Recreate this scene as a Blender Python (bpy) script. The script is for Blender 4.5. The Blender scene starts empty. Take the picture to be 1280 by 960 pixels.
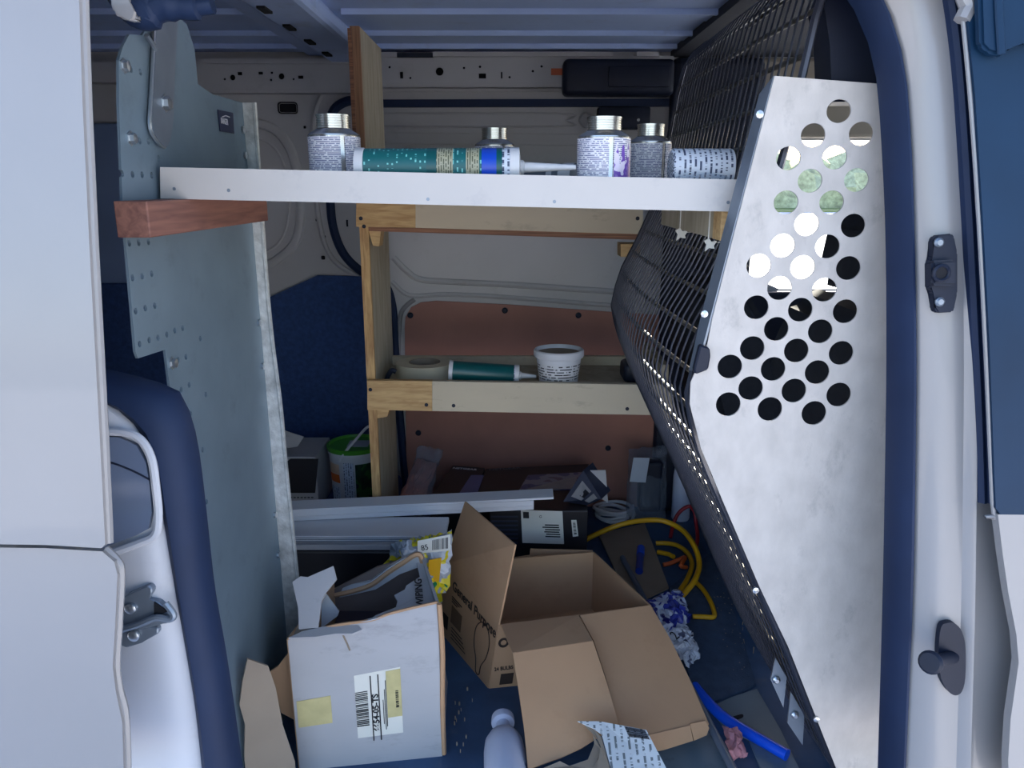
import bpy, bmesh, math, random
from mathutils import Vector, Matrix
from mathutils.geometry import delaunay_2d_cdt
random.seed(7)
S = bpy.context.scene
COL = S.collection
PI = math.pi

# ------------------------------------------------------------------ camera
PITCH = math.radians(14.5)
EYE = Vector((0, 0, 1.0))
cam = bpy.data.cameras.new('camera')
cam.sensor_width = 36.0
cam.lens = 27.0
cam.clip_start = 0.02
co = bpy.data.objects.new('camera', cam)
COL.objects.link(co)
co.location = EYE
co.rotation_euler = (PI / 2 - PITCH, 0, 0)
S.camera = co

# ------------------------------------------------------------------ sky, sun, exposure
SUN_AZ = math.radians(25)      # from +y towards +x
SUN_EL = math.radians(16)
w = bpy.data.worlds.new('world')
S.world = w
w.use_nodes = True
nt = w.node_tree
bg = nt.nodes['Background']
sky = nt.nodes.new('ShaderNodeTexSky')
sky.sky_type = 'NISHITA'
sky.sun_disc = False
sky.sun_elevation = SUN_EL + math.radians(10)
sky.sun_rotation = SUN_AZ
sky.air_density = 1.0
sky.dust_density = 1.6
sky.ozone_density = 2.0
wb = nt.nodes.new('ShaderNodeMixRGB')       # white balance of the whole sky
wb.blend_type = 'MULTIPLY'
wb.inputs[0].default_value = 1.0
wb.inputs[2].default_value = (1.04, 0.985, 1.0, 1)
nt.links.new(sky.outputs[0], wb.inputs[1])
nt.links.new(wb.outputs[0], bg.inputs[0])
bg.inputs[1].default_value = 0.30
sl = bpy.data.lights.new('sun', 'SUN')
sl.energy = 26.0
sl.angle = math.radians(0.6)
sl.color = (1.0, 0.90, 0.74)
so = bpy.data.objects.new('sun', sl)
COL.objects.link(so)
sd = Vector((math.sin(SUN_AZ) * math.cos(SUN_EL), math.cos(SUN_AZ) * math.cos(SUN_EL), math.sin(SUN_EL)))
so.rotation_euler = sd.to_track_quat('Z', 'Y').to_euler()
so.location = sd * 20
vs = S.view_settings
vs.view_transform = 'Standard'
vs.look = 'None'
vs.gamma = 1.0
vs.use_curve_mapping = False
vs.exposure = 0.84

# ------------------------------------------------------------------ pixel rays (1280x960)
FPX = 960.0
def ray(px, py):
    u = (px - 640) / FPX
    v = (480 - py) / FPX
    c, s = math.cos(PITCH), math.sin(PITCH)
    return Vector((u, c + v * s, -s + v * c))
def PY(px, py, y):
    d = ray(px, py)
    return EYE + d * (y / d.y)
def PX(px, py, x):
    d = ray(px, py)
    return EYE + d * (x / d.x)
def PZ(px, py, z):
    d = ray(px, py)
    return EYE + d * ((z - 1.0) / d.z)
BA, BB = 0.70, 0.12            # body side plane: y = BA + BB*z (the side leans in towards the roof)
def PB(px, py, off=0.0):
    d = ray(px, py)
    t = (BA + off + BB * EYE.z) / (d.y - BB * d.z)
    return EYE + d * t
def body_y(z, off=0.0):
    return BA + off + BB * z

# ------------------------------------------------------------------ materials
def lin(c):
    return tuple(((x / 255) / 12.92 if x / 255 <= 0.04045 else ((x / 255 + 0.055) / 1.055) ** 2.4) for x in c)
MATS = {}
def mat(name, rgb, rough=0.5, metal=0.0, var=0.08, scale=12.0, bump=0.0, bscale=120.0, alpha=1.0, spec=0.5,
        coat=0.0, stain=None, stain_amt=0.35, stain_scale=20.0, stretch=(1, 1, 1)):
    if name in MATS:
        return MATS[name]
    m = bpy.data.materials.new(name)
    m.use_nodes = True
    n, l = m.node_tree.nodes, m.node_tree.links
    p = n['Principled BSDF']
    p.inputs['Roughness'].default_value = rough
    p.inputs['Metallic'].default_value = metal
    p.inputs['Specular IOR Level'].default_value = spec
    p.inputs['Coat Weight'].default_value = coat
    p.inputs['Alpha'].default_value = alpha
    tc = n.new('ShaderNodeTexCoord')
    mp = n.new('ShaderNodeMapping')
    mp.inputs['Scale'].default_value = stretch
    l.new(tc.outputs['Object'], mp.inputs['Vector'])
    nz = n.new('ShaderNodeTexNoise')
    nz.inputs['Scale'].default_value = scale
    nz.inputs['Detail'].default_value = 6
    l.new(mp.outputs[0], nz.inputs['Vector'])
    rp = n.new('ShaderNodeValToRGB')
    c = lin(rgb)
    rp.color_ramp.elements[0].position = 0.3
    rp.color_ramp.elements[1].position = 0.7
    rp.color_ramp.elements[0].color = (*[x * (1 - var) for x in c], 1)
    rp.color_ramp.elements[1].color = (*[min(1, x * (1 + var)) for x in c], 1)
    l.new(nz.outputs['Fac'], rp.inputs[0])
    out = rp.outputs[0]
    if stain:
        n2 = n.new('ShaderNodeTexNoise')
        n2.inputs['Scale'].default_value = stain_scale
        n2.inputs['Detail'].default_value = 8
        n2.inputs['Roughness'].default_value = 0.7
        l.new(mp.outputs[0], n2.inputs['Vector'])
        r2 = n.new('ShaderNodeValToRGB')
        r2.color_ramp.elements[0].position = 0.56
        r2.color_ramp.elements[1].position = 0.72
        r2.color_ramp.elements[0].color = (0, 0, 0, 1)
        r2.color_ramp.elements[1].color = (stain_amt,) * 3 + (1,)
        l.new(n2.outputs['Fac'], r2.inputs[0])
        mx = n.new('ShaderNodeMixRGB')
        l.new(r2.outputs[0], mx.inputs[0])
        l.new(out, mx.inputs[1])
        mx.inputs[2].default_value = (*lin(stain), 1)
        out = mx.outputs[0]
    l.new(out, p.inputs['Base Color'])
    if bump:
        n3 = n.new('ShaderNodeTexNoise')
        n3.inputs['Scale'].default_value = bscale
        n3.inputs['Detail'].default_value = 4
        l.new(mp.outputs[0], n3.inputs['Vector'])
        b = n.new('ShaderNodeBump')
        b.inputs['Strength'].default_value = bump
        b.inputs['Distance'].default_value = 0.002
        l.new(n3.outputs['Fac'], b.inputs['Height'])
        l.new(b.outputs[0], p.inputs['Normal'])
    MATS[name] = m
    return m

def wood(name, rgb, dark, ring=(1, 9, 9), scale=9.0):
    m = bpy.data.materials.new(name)
    m.use_nodes = True
    n, l = m.node_tree.nodes, m.node_tree.links
    p = n['Principled BSDF']
    p.inputs['Roughness'].default_value = 0.7
    tc = n.new('ShaderNodeTexCoord')
    mp = n.new('ShaderNodeMapping')
    mp.inputs['Scale'].default_value = ring
    l.new(tc.outputs['Object'], mp.inputs['Vector'])
    wv = n.new('ShaderNodeTexNoise')
    wv.inputs['Scale'].default_value = scale
    wv.inputs['Detail'].default_value = 8
    wv.inputs['Distortion'].default_value = 0.6
    l.new(mp.outputs[0], wv.inputs['Vector'])
    rp = n.new('ShaderNodeValToRGB')
    rp.color_ramp.elements[0].position = 0.32
    rp.color_ramp.elements[1].position = 0.66
    rp.color_ramp.elements[0].color = (*lin(dark), 1)
    rp.color_ramp.elements[1].color = (*lin(rgb), 1)
    l.new(wv.outputs['Fac'], rp.inputs[0])
    l.new(rp.outputs[0], p.inputs['Base Color'])
    MATS[name] = m
    return m

def printed(name, base, ink, axis='Z', freq=330.0, cut=0.5, dens=0.47, rough=0.45, along=260.0):
    """paper with rows of fine printed lines"""
    m = bpy.data.materials.new(name)
    m.use_nodes = True
    n, l = m.node_tree.nodes, m.node_tree.links
    p = n['Principled BSDF']
    p.inputs['Roughness'].default_value = rough
    tc = n.new('ShaderNodeTexCoord')
    sp = n.new('ShaderNodeSeparateXYZ')
    l.new(tc.outputs['Object'], sp.inputs[0])
    def math_(op, a, b=None):
        q = n.new('ShaderNodeMath')
        q.operation = op
        if isinstance(a, (int, float)):
            q.inputs[0].default_value = a
        else:
            l.new(a, q.inputs[0])
        if b is not None:
            if isinstance(b, (int, float)):
                q.inputs[1].default_value = b
            else:
                l.new(b, q.inputs[1])
        return q.outputs[0]
    zf = math_('MULTIPLY', sp.outputs[axis], freq)
    line = math_('LESS_THAN', math_('FRACT', zf), cut)
    row = math_('MULTIPLY', math_('FLOOR', zf), 7.31)
    others = [a for a in 'XYZ' if a != axis]
    cb = n.new('ShaderNodeCombineXYZ')
    l.new(math_('MULTIPLY', sp.outputs[others[0]], along), cb.inputs[0])
    l.new(math_('MULTIPLY', sp.outputs[others[1]], along), cb.inputs[1])
    l.new(row, cb.inputs[2])
    nz = n.new('ShaderNodeTexNoise')
    nz.inputs['Scale'].default_value = 1.0
    nz.inputs['Detail'].default_value = 2
    l.new(cb.outputs[0], nz.inputs['Vector'])
    ink_f = math_('MULTIPLY', math_('GREATER_THAN', nz.outputs['Fac'], dens), line)
    mx = n.new('ShaderNodeMixRGB')
    l.new(ink_f, mx.inputs[0])
    mx.inputs[1].default_value = (*lin(base), 1)
    mx.inputs[2].default_value = (*lin(ink), 1)
    l.new(mx.outputs[0], p.inputs['Base Color'])
    MATS[name] = m
    return m

def patchy(name, cols, scale=30.0, rough=0.35, detail=2.0):
    """printed plastic film: hard-edged patches of several colours"""
    m = bpy.data.materials.new(name)
    m.use_nodes = True
    n, l = m.node_tree.nodes, m.node_tree.links
    p = n['Principled BSDF']
    p.inputs['Roughness'].default_value = rough
    tc = n.new('ShaderNodeTexCoord')
    nz = n.new('ShaderNodeTexNoise')
    nz.inputs['Scale'].default_value = scale
    nz.inputs['Detail'].default_value = detail
    l.new(tc.outputs['Object'], nz.inputs['Vector'])
    rp = n.new('ShaderNodeValToRGB')
    rp.color_ramp.interpolation = 'CONSTANT'
    els = rp.color_ramp.elements
    els[0].position = 0
    els[0].color = (*lin(cols[0]), 1)
    els[1].position = 0.36
    els[1].color = (*lin(cols[1]), 1)
    for i, c in enumerate(cols[2:]):
        e = els.new(0.36 + 0.28 * (i + 1) / max(1, len(cols) - 2))
        e.color = (*lin(c), 1)
    l.new(nz.outputs['Fac'], rp.inputs[0])
    l.new(rp.outputs[0], p.inputs['Base Color'])
    MATS[name] = m
    return m

def clear(name, tint, amount=0.25, rough=0.15):
    m = bpy.data.materials.new(name)
    m.use_nodes = True
    n, l = m.node_tree.nodes, m.node_tree.links
    p = n['Principled BSDF']
    p.inputs['Base Color'].default_value = (*lin(tint), 1)
    p.inputs['Roughness'].default_value = rough
    tr = n.new('ShaderNodeBsdfTransparent')
    tr.inputs[0].default_value = (0.93, 0.95, 0.97, 1)
    mx = n.new('ShaderNodeMixShader')
    mx.inputs[0].default_value = amount
    l.new(tr.outputs[0], mx.inputs[1])
    l.new(p.outputs[0], mx.inputs[2])
    l.new(mx.outputs[0], n['Material Output'].inputs[0])
    MATS[name] = m
    return m

M_PAINT = mat('white_paint', (143, 141, 141), 0.32, var=0.03, scale=6, coat=0.3, stain=(150, 145, 140), stain_amt=0.12, stain_scale=5)
M_INNER = mat('inner_white_paint', (182, 181, 181), 0.45, var=0.05, scale=5, stain=(120, 112, 104), stain_amt=0.2, stain_scale=8)
M_JAMB = mat('jamb_paint', (190, 192, 198), 0.38, var=0.05, scale=6, stain=(128, 122, 124), stain_amt=0.25, stain_scale=9)
M_ROOF = mat('roof_paint', (180, 200, 238), 0.5, var=0.05, scale=4, stain=(110, 110, 115), stain_amt=0.25, stain_scale=10)  # bluish: the dim roof's cool cast is put into its colour
M_RUBBER = mat('rubber_seal', (25, 41, 70), 0.6, var=0.12, scale=14, spec=0.3)
M_BLACK = mat('black_plastic', (24, 31, 48), 0.5, var=0.1, scale=20, spec=0.3)
M_CARPET = mat('black_carpet', (50, 74, 120), 0.95, var=0.2, scale=80, bump=0.5, bscale=400)  # black carpet; the hazy blue lift of its shadows is put into the colour
M_GLASSBLK = mat('dark_door_glass', (16, 46, 72), 0.5, var=0.2, scale=6, spec=0.22)
M_GALV = mat('galvanised_sheet', (124, 144, 158), 0.5, metal=0.45, var=0.08, scale=9, stain=(95, 105, 110), stain_amt=0.35, stain_scale=14)
M_GALVLIT = mat('galvanised_flange_lit', (196, 198, 196), 0.45, metal=0.5, var=0.25, scale=60, bump=0.5, bscale=150)  # lit copy of the sheet: the flange's brightness is put into the colour
M_ALU = mat('brushed_aluminium', (186, 180, 174), 0.5, metal=0.06, var=0.10, scale=40, stain=(112, 110, 110), stain_amt=0.5, stain_scale=16, bump=0.12, bscale=300, stretch=(1, 1, 0.6))
M_WIRE = mat('black_wire', (66, 70, 82), 0.36, metal=0.6, var=0.1)
M_WIREX = mat('steel_cross_wire', (92, 88, 78), 0.32, metal=0.75, var=0.1)
M_BOLT = mat('zinc_bolt', (190, 195, 200), 0.3, metal=0.9, var=0.1)
M_STRAP = mat('steel_strap', (128, 138, 150), 0.42, metal=0.6, var=0.1, scale=20)
M_HOLE = mat('hole_dark', (14, 16, 24), 0.9, var=0.0)
M_PINE = wood('pine', (206, 172, 120), (176, 138, 90), ring=(2, 14, 14))
M_PINEZ = wood('pine_upright', (204, 168, 114), (160, 120, 78), ring=(14, 14, 2))
M_PLY = wood('plywood_face', (182, 172, 150), (160, 148, 124), ring=(6, 6, 1.5), scale=6)
M_PLYEDGE = wood('plywood_edge', (158, 112, 82), (96, 62, 48), ring=(1.2, 60, 60), scale=6)
M_RED = wood('fir_cleat', (142, 98, 84), (108, 72, 64), ring=(30, 2.0, 30), scale=4)
M_WHITEBOARD = mat('painted_board', (184, 180, 176), 0.5, var=0.03, scale=10, stain=(140, 138, 145), stain_amt=0.35, stain_scale=18)
M_GREYBOARD = mat('limewashed_board', (198, 184, 158), 0.65, var=0.06, scale=12, stain=(100, 88, 76), stain_amt=0.45, stain_scale=26, stretch=(0.4, 1, 1))
M_HARD = mat('hardboard', (168, 116, 100), 0.6, var=0.1, scale=8)
M_FLOOR = mat('rubber_floor', (56, 84, 118), 0.65, var=0.25, scale=10, stain=(96, 104, 116), stain_amt=0.45, stain_scale=13, bump=0.2, bscale=80)  # blue of the shaded floor is put into its base colour
M_MATT = mat('floor_mat', (60, 78, 102), 0.9, var=0.2, scale=40, stain=(88, 94, 104), stain_amt=0.4, stain_scale=50, bump=0.4, bscale=200)  # blue of the shade is put into the mat's base colour
M_SILL = mat('sill_grey', (104, 122, 134), 0.55, var=0.12, scale=8, stain=(50, 58, 68), stain_amt=0.6, stain_scale=15)
M_KRAFT = mat('kraft_card', (184, 146, 112), 0.8, var=0.05, scale=9, stain=(150, 108, 74), stain_amt=0.3, stain_scale=7)
M_KRAFT_D = mat('grey_card', (148, 134, 118), 0.85, var=0.08, scale=10)
M_WCARD = mat('white_card', (174, 173, 175), 0.75, var=0.04, scale=9, stain=(120, 116, 120), stain_amt=0.4, stain_scale=16, stretch=(0.6, 1, 1.6))
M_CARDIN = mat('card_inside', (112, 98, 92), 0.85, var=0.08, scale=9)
M_INK = mat('black_ink', (24, 22, 26), 0.6, var=0.0)
M_BROWNINK = mat('brown_ink', (52, 38, 32), 0.7, var=0.0)
M_WINK = mat('white_ink', (225, 225, 228), 0.6, var=0.0)
M_PAPER = mat('label_paper', (222, 220, 210), 0.6, var=0.02)
M_TAPE = mat('masking_tape', (196, 184, 132), 0.45, var=0.1, scale=40)
M_PVC = mat('white_pvc', (220, 222, 226), 0.4, var=0.03, scale=6)
M_PLW = mat('white_plastic', (214, 214, 216), 0.38, var=0.04)
M_BCARD = mat('black_card', (26, 26, 34), 0.4, var=0.1)
M_TIN = mat('tin_metal', (196, 194, 190), 0.22, metal=0.95, var=0.06, scale=30)
M_CANP = printed('can_print', (220, 220, 228), (104, 108, 146), 'Z', 420, 0.5, 0.44)
M_PURPLE = patchy('purple_print', [(206, 198, 226), (214, 208, 230), (106, 70, 170), (150, 120, 200)], 60)
M_TEAL = printed('teal_print', (20, 98, 100), (120, 196, 190), 'X', 170, 0.35, 0.57, along=180)
M_TEALP = mat('teal_plain', (12, 84, 86), 0.35, var=0.08)
M_GOLDP = printed('gold_print', (168, 166, 140), (90, 92, 70), 'X', 330, 0.5, 0.45)
M_BLUE = mat('blue_print', (22, 72, 190), 0.35, var=0.05)
M_TUBEP = printed('tube_print', (206, 214, 226), (60, 72, 100), 'X', 150, 0.4, 0.5, along=330)
M_YELLOW = mat('yellow_cord', (224, 168, 26), 0.4, var=0.06)
M_REDC = mat('red_cord', (150, 30, 42), 0.45, var=0.06)
M_ORANGE = mat('orange_plastic', (200, 92, 44), 0.5, var=0.06)
M_BLUEP = mat('blue_pipe_plastic', (10, 84, 226), 0.35, var=0.05)
M_GREYP = mat('grey_conduit', (98, 110, 126), 0.45, var=0.05)
M_PINK = mat('pink_rag', (200, 140, 148), 0.95, var=0.15, scale=60, bump=0.8, bscale=90)
M_BOTTLE = mat('frosted_bottle', (196, 202, 222), 0.42, var=0.03)
M_BAGG = patchy('snack_bag', [(24, 120, 76), (214, 196, 30), (150, 156, 164), (196, 202, 210), (214, 196, 30)], 22)
M_BAGS = patchy('silver_bag', [(120, 128, 136), (150, 156, 164), (214, 196, 40), (110, 118, 128)], 30)
M_RAGB = patchy('blue_wrapper', [(26, 34, 120), (40, 52, 150), (190, 196, 214), (30, 30, 110)], 24)
M_RAGW = patchy('white_wrapper', [(60, 62, 80), (196, 200, 210), (206, 210, 220), (90, 94, 120)], 30)
M_GREENLID = mat('green_lid', (72, 152, 44), 0.4, var=0.06)
M_ORPRINT = mat('orange_label', (226, 110, 40), 0.5, var=0.1)
M_GRPRINT = patchy('green_label', [(16, 40, 34), (22, 58, 40), (40, 92, 46), (18, 36, 50)], 24)
M_SEAT = mat('seat_fabric', (34, 38, 46), 0.9, var=0.15, scale=60)
M_TRIM = mat('beige_trim', (150, 142, 128), 0.8, var=0.05)
M_BOXPIC = patchy('box_picture', [(52, 50, 84), (92, 92, 130), (150, 148, 160), (120, 100, 110)], 14)
M_SILVERL = mat('silver_label', (170, 180, 194), 0.4, var=0.05)
M_CLEAR = clear('clear_film', (150, 160, 176), 0.22)
M_PANE = clear('window_pane', (200, 215, 220), 0.06, 0.02)
M_CONCRETE = mat('pale_concrete', (204, 206, 214), 0.9, var=0.12, scale=3)  # pale ground tone, raised to bounce more light into the van
M_GRASS = mat('grass', (126, 140, 74), 0.95, var=0.3, scale=4)
M_HEDGE = mat('hedge_leaves', (206, 206, 160), 0.9, var=0.4, scale=3, bump=1.0, bscale=20)

# ------------------------------------------------------------------ mesh helpers
ORG = {}
def thing(name, label, cat, loc, group=None):
    o = bpy.data.objects.new(name, None)
    o.empty_display_size = 0.05
    COL.objects.link(o)
    o.location = loc
    o['label'] = label
    o['category'] = cat
    if group:
        o['group'] = group
    ORG[o.name] = Vector(loc)
    return o
def tag(o, label=None, cat=None, group=None, kind=None):
    if label:
        o['label'] = label
    if cat:
        o['category'] = cat
    if group:
        o['group'] = group
    if kind:
        o['kind'] = kind
    return o
def fin(bm, name, m, parent=None, smooth=False):
    """link a world-space bmesh as one object"""
    if isinstance(bm, bpy.types.Mesh):
        me = bm
    else:
        bmesh.ops.recalc_face_normals(bm, faces=bm.faces)
        me = bpy.data.meshes.new(name)
        bm.to_mesh(me)
        bm.free()
    if smooth:
        me.polygons.foreach_set('use_smooth', [True] * len(me.polygons))
        try:
            me.set_sharp_from_angle(angle=math.radians(38))
        except Exception:
            pass
    for mm in (m if isinstance(m, (list, tuple)) else [m]):
        me.materials.append(mm)
    o = bpy.data.objects.new(name, me)
    COL.objects.link(o)
    if parent is not None:
        org = ORG[parent.name]
        o.parent = parent
    else:
        xs = [v.co for v in me.vertices]
        org = Vector(((min(v.x for v in xs) + max(v.x for v in xs)) / 2, (min(v.y for v in xs) + max(v.y for v in xs)) / 2, min(v.z for v in xs)))
        o.location = org
    me.transform(Matrix.Translation(-org))
    ORG[o.name] = org
    return o
def box(bm, lo, hi, M=None):
    r = bmesh.ops.create_cube(bm, size=1.0)
    lo, hi = Vector(lo), Vector(hi)
    c, d = (lo + hi) / 2, hi - lo
    for v in r['verts']:
        v.co = Vector((v.co.x * d.x, v.co.y * d.y, v.co.z * d.z)) + c
        if M:
            v.co = M @ v.co
    return bm
def nbox(lo, hi, M=None, bev=0.0, seg=2):
    bm = bmesh.new()
    box(bm, lo, hi, M)
    if bev:
        bmesh.ops.bevel(bm, geom=bm.edges[:], offset=bev, segments=seg, affect='EDGES', profile=0.5)
    return bm
def hexa(c, bm=None):
    """8 corners: bottom 0-3 ring, top 4-7 ring"""
    bm = bm or bmesh.new()
    v = [bm.verts.new(p) for p in c]
    for f in ((0, 3, 2, 1), (4, 5, 6, 7), (0, 1, 5, 4), (1, 2, 6, 5), (2, 3, 7, 6), (3, 0, 4, 7)):
        bm.faces.new([v[i] for i in f])
    return bm
def sheet(pts, th, bm=None, n=None):
    """thick flat polygon from 3D points"""
    bm = bm or bmesh.new()
    pts = [Vector(p) for p in pts]
    if n is None:
        n = Vector((0, 0, 0))
        for i in range(len(pts)):
            a, b = pts[i], pts[(i + 1) % len(pts)]
            n += Vector(((a.y - b.y) * (a.z + b.z), (a.z - b.z) * (a.x + b.x), (a.x - b.x) * (a.y + b.y)))
        n.normalize()
    n = Vector(n)
    a = [bm.verts.new(p + n * th / 2) for p in pts]
    b = [bm.verts.new(p - n * th / 2) for p in pts]
    bm.faces.new(a)
    bm.faces.new(b[::-1])
    k = len(pts)
    for i in range(k):
        j = (i + 1) % k
        bm.faces.new((a[j], a[i], b[i], b[j]))
    return bm
def smooth_path(pts, per=6, closed=False):
    pts = [Vector(p) for p in pts]
    out = []
    n = len(pts)
    rng = range(n) if closed else range(n - 1)
    for i in rng:
        if closed:
            p0, p1, p2, p3 = pts[i - 1], pts[i], pts[(i + 1) % n], pts[(i + 2) % n]
        else:
            p0, p1, p2, p3 = pts[max(i - 1, 0)], pts[i], pts[i + 1], pts[min(i + 2, n - 1)]
        for k in range(per):
            t = k / per
            out.append(0.5 * ((2 * p1) + (p2 - p0) * t + (2 * p0 - 5 * p1 + 4 * p2 - p3) * t * t + (3 * p1 - p0 - 3 * p2 + p3) * t ** 3))
    if not closed:
        out.append(pts[-1])
    return out
def tube(pts, r, seg=8, bm=None, closed=False, caps=True, flat=1.0):
    bm = bm or bmesh.new()
    pts = [Vector(p) for p in pts]
    n = len(pts)
    rings = []
    up = None
    for i, p in enumerate(pts):
        if closed:
            t = pts[(i + 1) % n] - pts[i - 1]
        else:
            t = pts[min(i + 1, n - 1)] - pts[max(i - 1, 0)]
        if t.length < 1e-9:
            t = Vector((0, 0, 1))
        t.normalize()
        if up is None:
            up = Vector((0, 0, 1)) if abs(t.z) < 0.9 else Vector((0, 1, 0))
        s = t.cross(up)
        if s.length < 1e-6:
            s = t.cross(Vector((1, 0, 0)))
        s.normalize()
        u = s.cross(t).normalized()
        up = u
        rr = r[i] if isinstance(r, (list, tuple)) else r
        rings.append([bm.verts.new(p + s * rr * math.cos(2 * PI * k / seg) + u * rr * flat * math.sin(2 * PI * k / seg)) for k in range(seg)])
    m = n if closed else n - 1
    for i in range(m):
        a, b = rings[i], rings[(i + 1) % n]
        for k in range(seg):
            bm.faces.new((a[k], a[(k + 1) % seg], b[(k + 1) % seg], b[k]))
    if caps and not closed:
        bm.faces.new(rings[0][::-1])
        bm.faces.new(rings[-1])
    return bm
def lathe(prof, base, axis=(0, 0, 1), seg=28, bm=None):
    """profile [(r,h)] spun round an axis through base"""
    bm = bm or bmesh.new()
    ax = Vector(axis).normalized()
    q = Vector((0, 0, 1)).rotation_difference(ax).to_matrix()
    base = Vector(base)
    rings = []
    for r, h in prof:
        if r < 1e-6:
            rings.append([bm.verts.new(base + ax * h)])
        else:
            rings.append([bm.verts.new(base + q @ Vector((r * math.cos(2 * PI * k / seg), r * math.sin(2 * PI * k / seg), h))) for k in range(seg)])
    for a, b in zip(rings, rings[1:]):
        for k in range(seg):
            j = (k + 1) % seg
            if len(a) == 1 and len(b) == 1:
                continue
            if len(a) == 1:
                bm.faces.new((a[0], b[j], b[k]))
            elif len(b) == 1:
                bm.faces.new((a[k], a[j], b[0]))
            else:
                bm.faces.new((a[k], a[j], b[j], b[k]))
    return bm
def frame(o, x, y):
    """matrix with local x along x, local y near y, at o"""
    x = Vector(x).normalized()
    y = Vector(y)
    n = x.cross(y).normalized()
    y = n.cross(x).normalized()
    M = Matrix((x, y, n)).transposed().to_4x4()
    M.translation = Vector(o)
    return M
def in_poly(x, y, poly):
    c = False
    n = len(poly)
    for i in range(n):
        x1, y1 = poly[i]
        x2, y2 = poly[i - 1]
        if (y1 > y) != (y2 > y) and x < (x2 - x1) * (y - y1) / (y2 - y1) + x1:
            c = not c
    return c
def plate(outline, holes, th, M):
    """flat plate with real holes; 2D outline placed by matrix M (thickness centred)"""
    vs_, es = [], []
    for poly in [outline] + list(holes):
        k = len(vs_)
        vs_ += [Vector((p[0], p[1])) for p in poly]
        es += [(k + i, k + (i + 1) % len(poly)) for i in range(len(poly))]
    V, E, F, _, _, _ = delaunay_2d_cdt(vs_, es, [], 0, 1e-6)
    keep = []
    for f in F:
        cx = sum(V[i].x for i in f) / len(f)
        cy = sum(V[i].y for i in f) / len(f)
        if in_poly(cx, cy, outline) and not any(in_poly(cx, cy, h) for h in holes):
            keep.append(f)
    bm = bmesh.new()
    top = [bm.verts.new(M @ Vector((v.x, v.y, th / 2))) for v in V]
    bot = [bm.verts.new(M @ Vector((v.x, v.y, -th / 2))) for v in V]
    cnt = {}
    for f in keep:
        bm.faces.new([top[i] for i in f])
        bm.faces.new([bot[i] for i in reversed(f)])
        for i in range(len(f)):
            e = (f[i], f[(i + 1) % len(f)])
            cnt[e] = cnt.get(e, 0) + 1
    for (i, j) in cnt:
        if (j, i) not in cnt:
            bm.faces.new((top[j], top[i], bot[i], bot[j]))
    loose = [v for v in bm.verts if not v.link_faces]
    bmesh.ops.delete(bm, geom=loose, context='VERTS')
    return bm
def circ(cx, cy, r, n=24, sy=1.0):
    return [(cx + r * math.cos(2 * PI * k / n), cy + r * sy * math.sin(2 * PI * k / n)) for k in range(n)]
def text(body, size, M, m, parent, name='lettering', align='LEFT', th=0.0002, sx=1.0, bold=0.0):
    cu = bpy.data.curves.new('txt', 'FONT')
    cu.body = body
    cu.size = size
    cu.align_x = align
    cu.extrude = th
    cu.offset = bold
    ob = bpy.data.objects.new('txt', cu)
    me = bpy.data.meshes.new_from_object(ob)
    bpy.data.objects.remove(ob)
    bpy.data.curves.remove(cu)
    me.materials.clear()
    me.transform(M @ Matrix.Diagonal((sx, 1, 1, 1)))
    return fin(me, name, m, parent)
def resample(pts, n):
    pts = [Vector(p) for p in pts]
    L = [0]
    for a, b in zip(pts, pts[1:]):
        L.append(L[-1] + (b - a).length)
    out = []
    for i in range(n):
        s = L[-1] * i / (n - 1)
        j = 0
        while j < len(L) - 2 and L[j + 1] < s:
            j += 1
        t = (s - L[j]) / max(1e-9, L[j + 1] - L[j])
        out.append(pts[j].lerp(pts[j + 1], t))
    return out
def ribbon(A, B, prof, back=0.03, n=28, smooth_in=True):
    """closed strip between edge curves A and B; prof = [(s, bulge towards the street)]"""
    A = resample(smooth_path(A, 5) if smooth_in else A, n)
    B = resample(smooth_path(B, 5) if smooth_in else B, n)
    bm = bmesh.new()
    rings = []
    for a, b in zip(A, B):
        r = [bm.verts.new(a.lerp(b, s) + Vector((0, -h, 0))) for s, h in prof]
        r.append(bm.verts.new(b + Vector((0, back, 0))))
        r.append(bm.verts.new(a + Vector((0, back, 0))))
        rings.append(r)
    k = len(rings[0])
    for r0, r1 in zip(rings, rings[1:]):
        for i in range(k):
            j = (i + 1) % k
            bm.faces.new((r0[i], r0[j], r1[j], r1[i]))
    bm.faces.new(rings[0][::-1])
    bm.faces.new(rings[-1])
    return bm
ROUND = [(0, 0), (0.08, 0.5), (0.25, 0.87), (0.5, 1.0), (0.75, 0.87), (0.92, 0.5), (1, 0)]
def bulge(h):
    return [(s, h * b) for s, b in ROUND]

# ================================================================== THE SETTING
def struct(bm, name, m, parent=None, smooth=False):
    o = fin(bm, name, m, parent, smooth)
    if parent is None:
        o['kind'] = 'structure'
    return o
XZ = lambda y: frame((0, y, 0), (1, 0, 0), (0, 0, 1))
def p2(px, py, y):
    p = PY(px, py, y)
    return (p.x, p.z)

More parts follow.
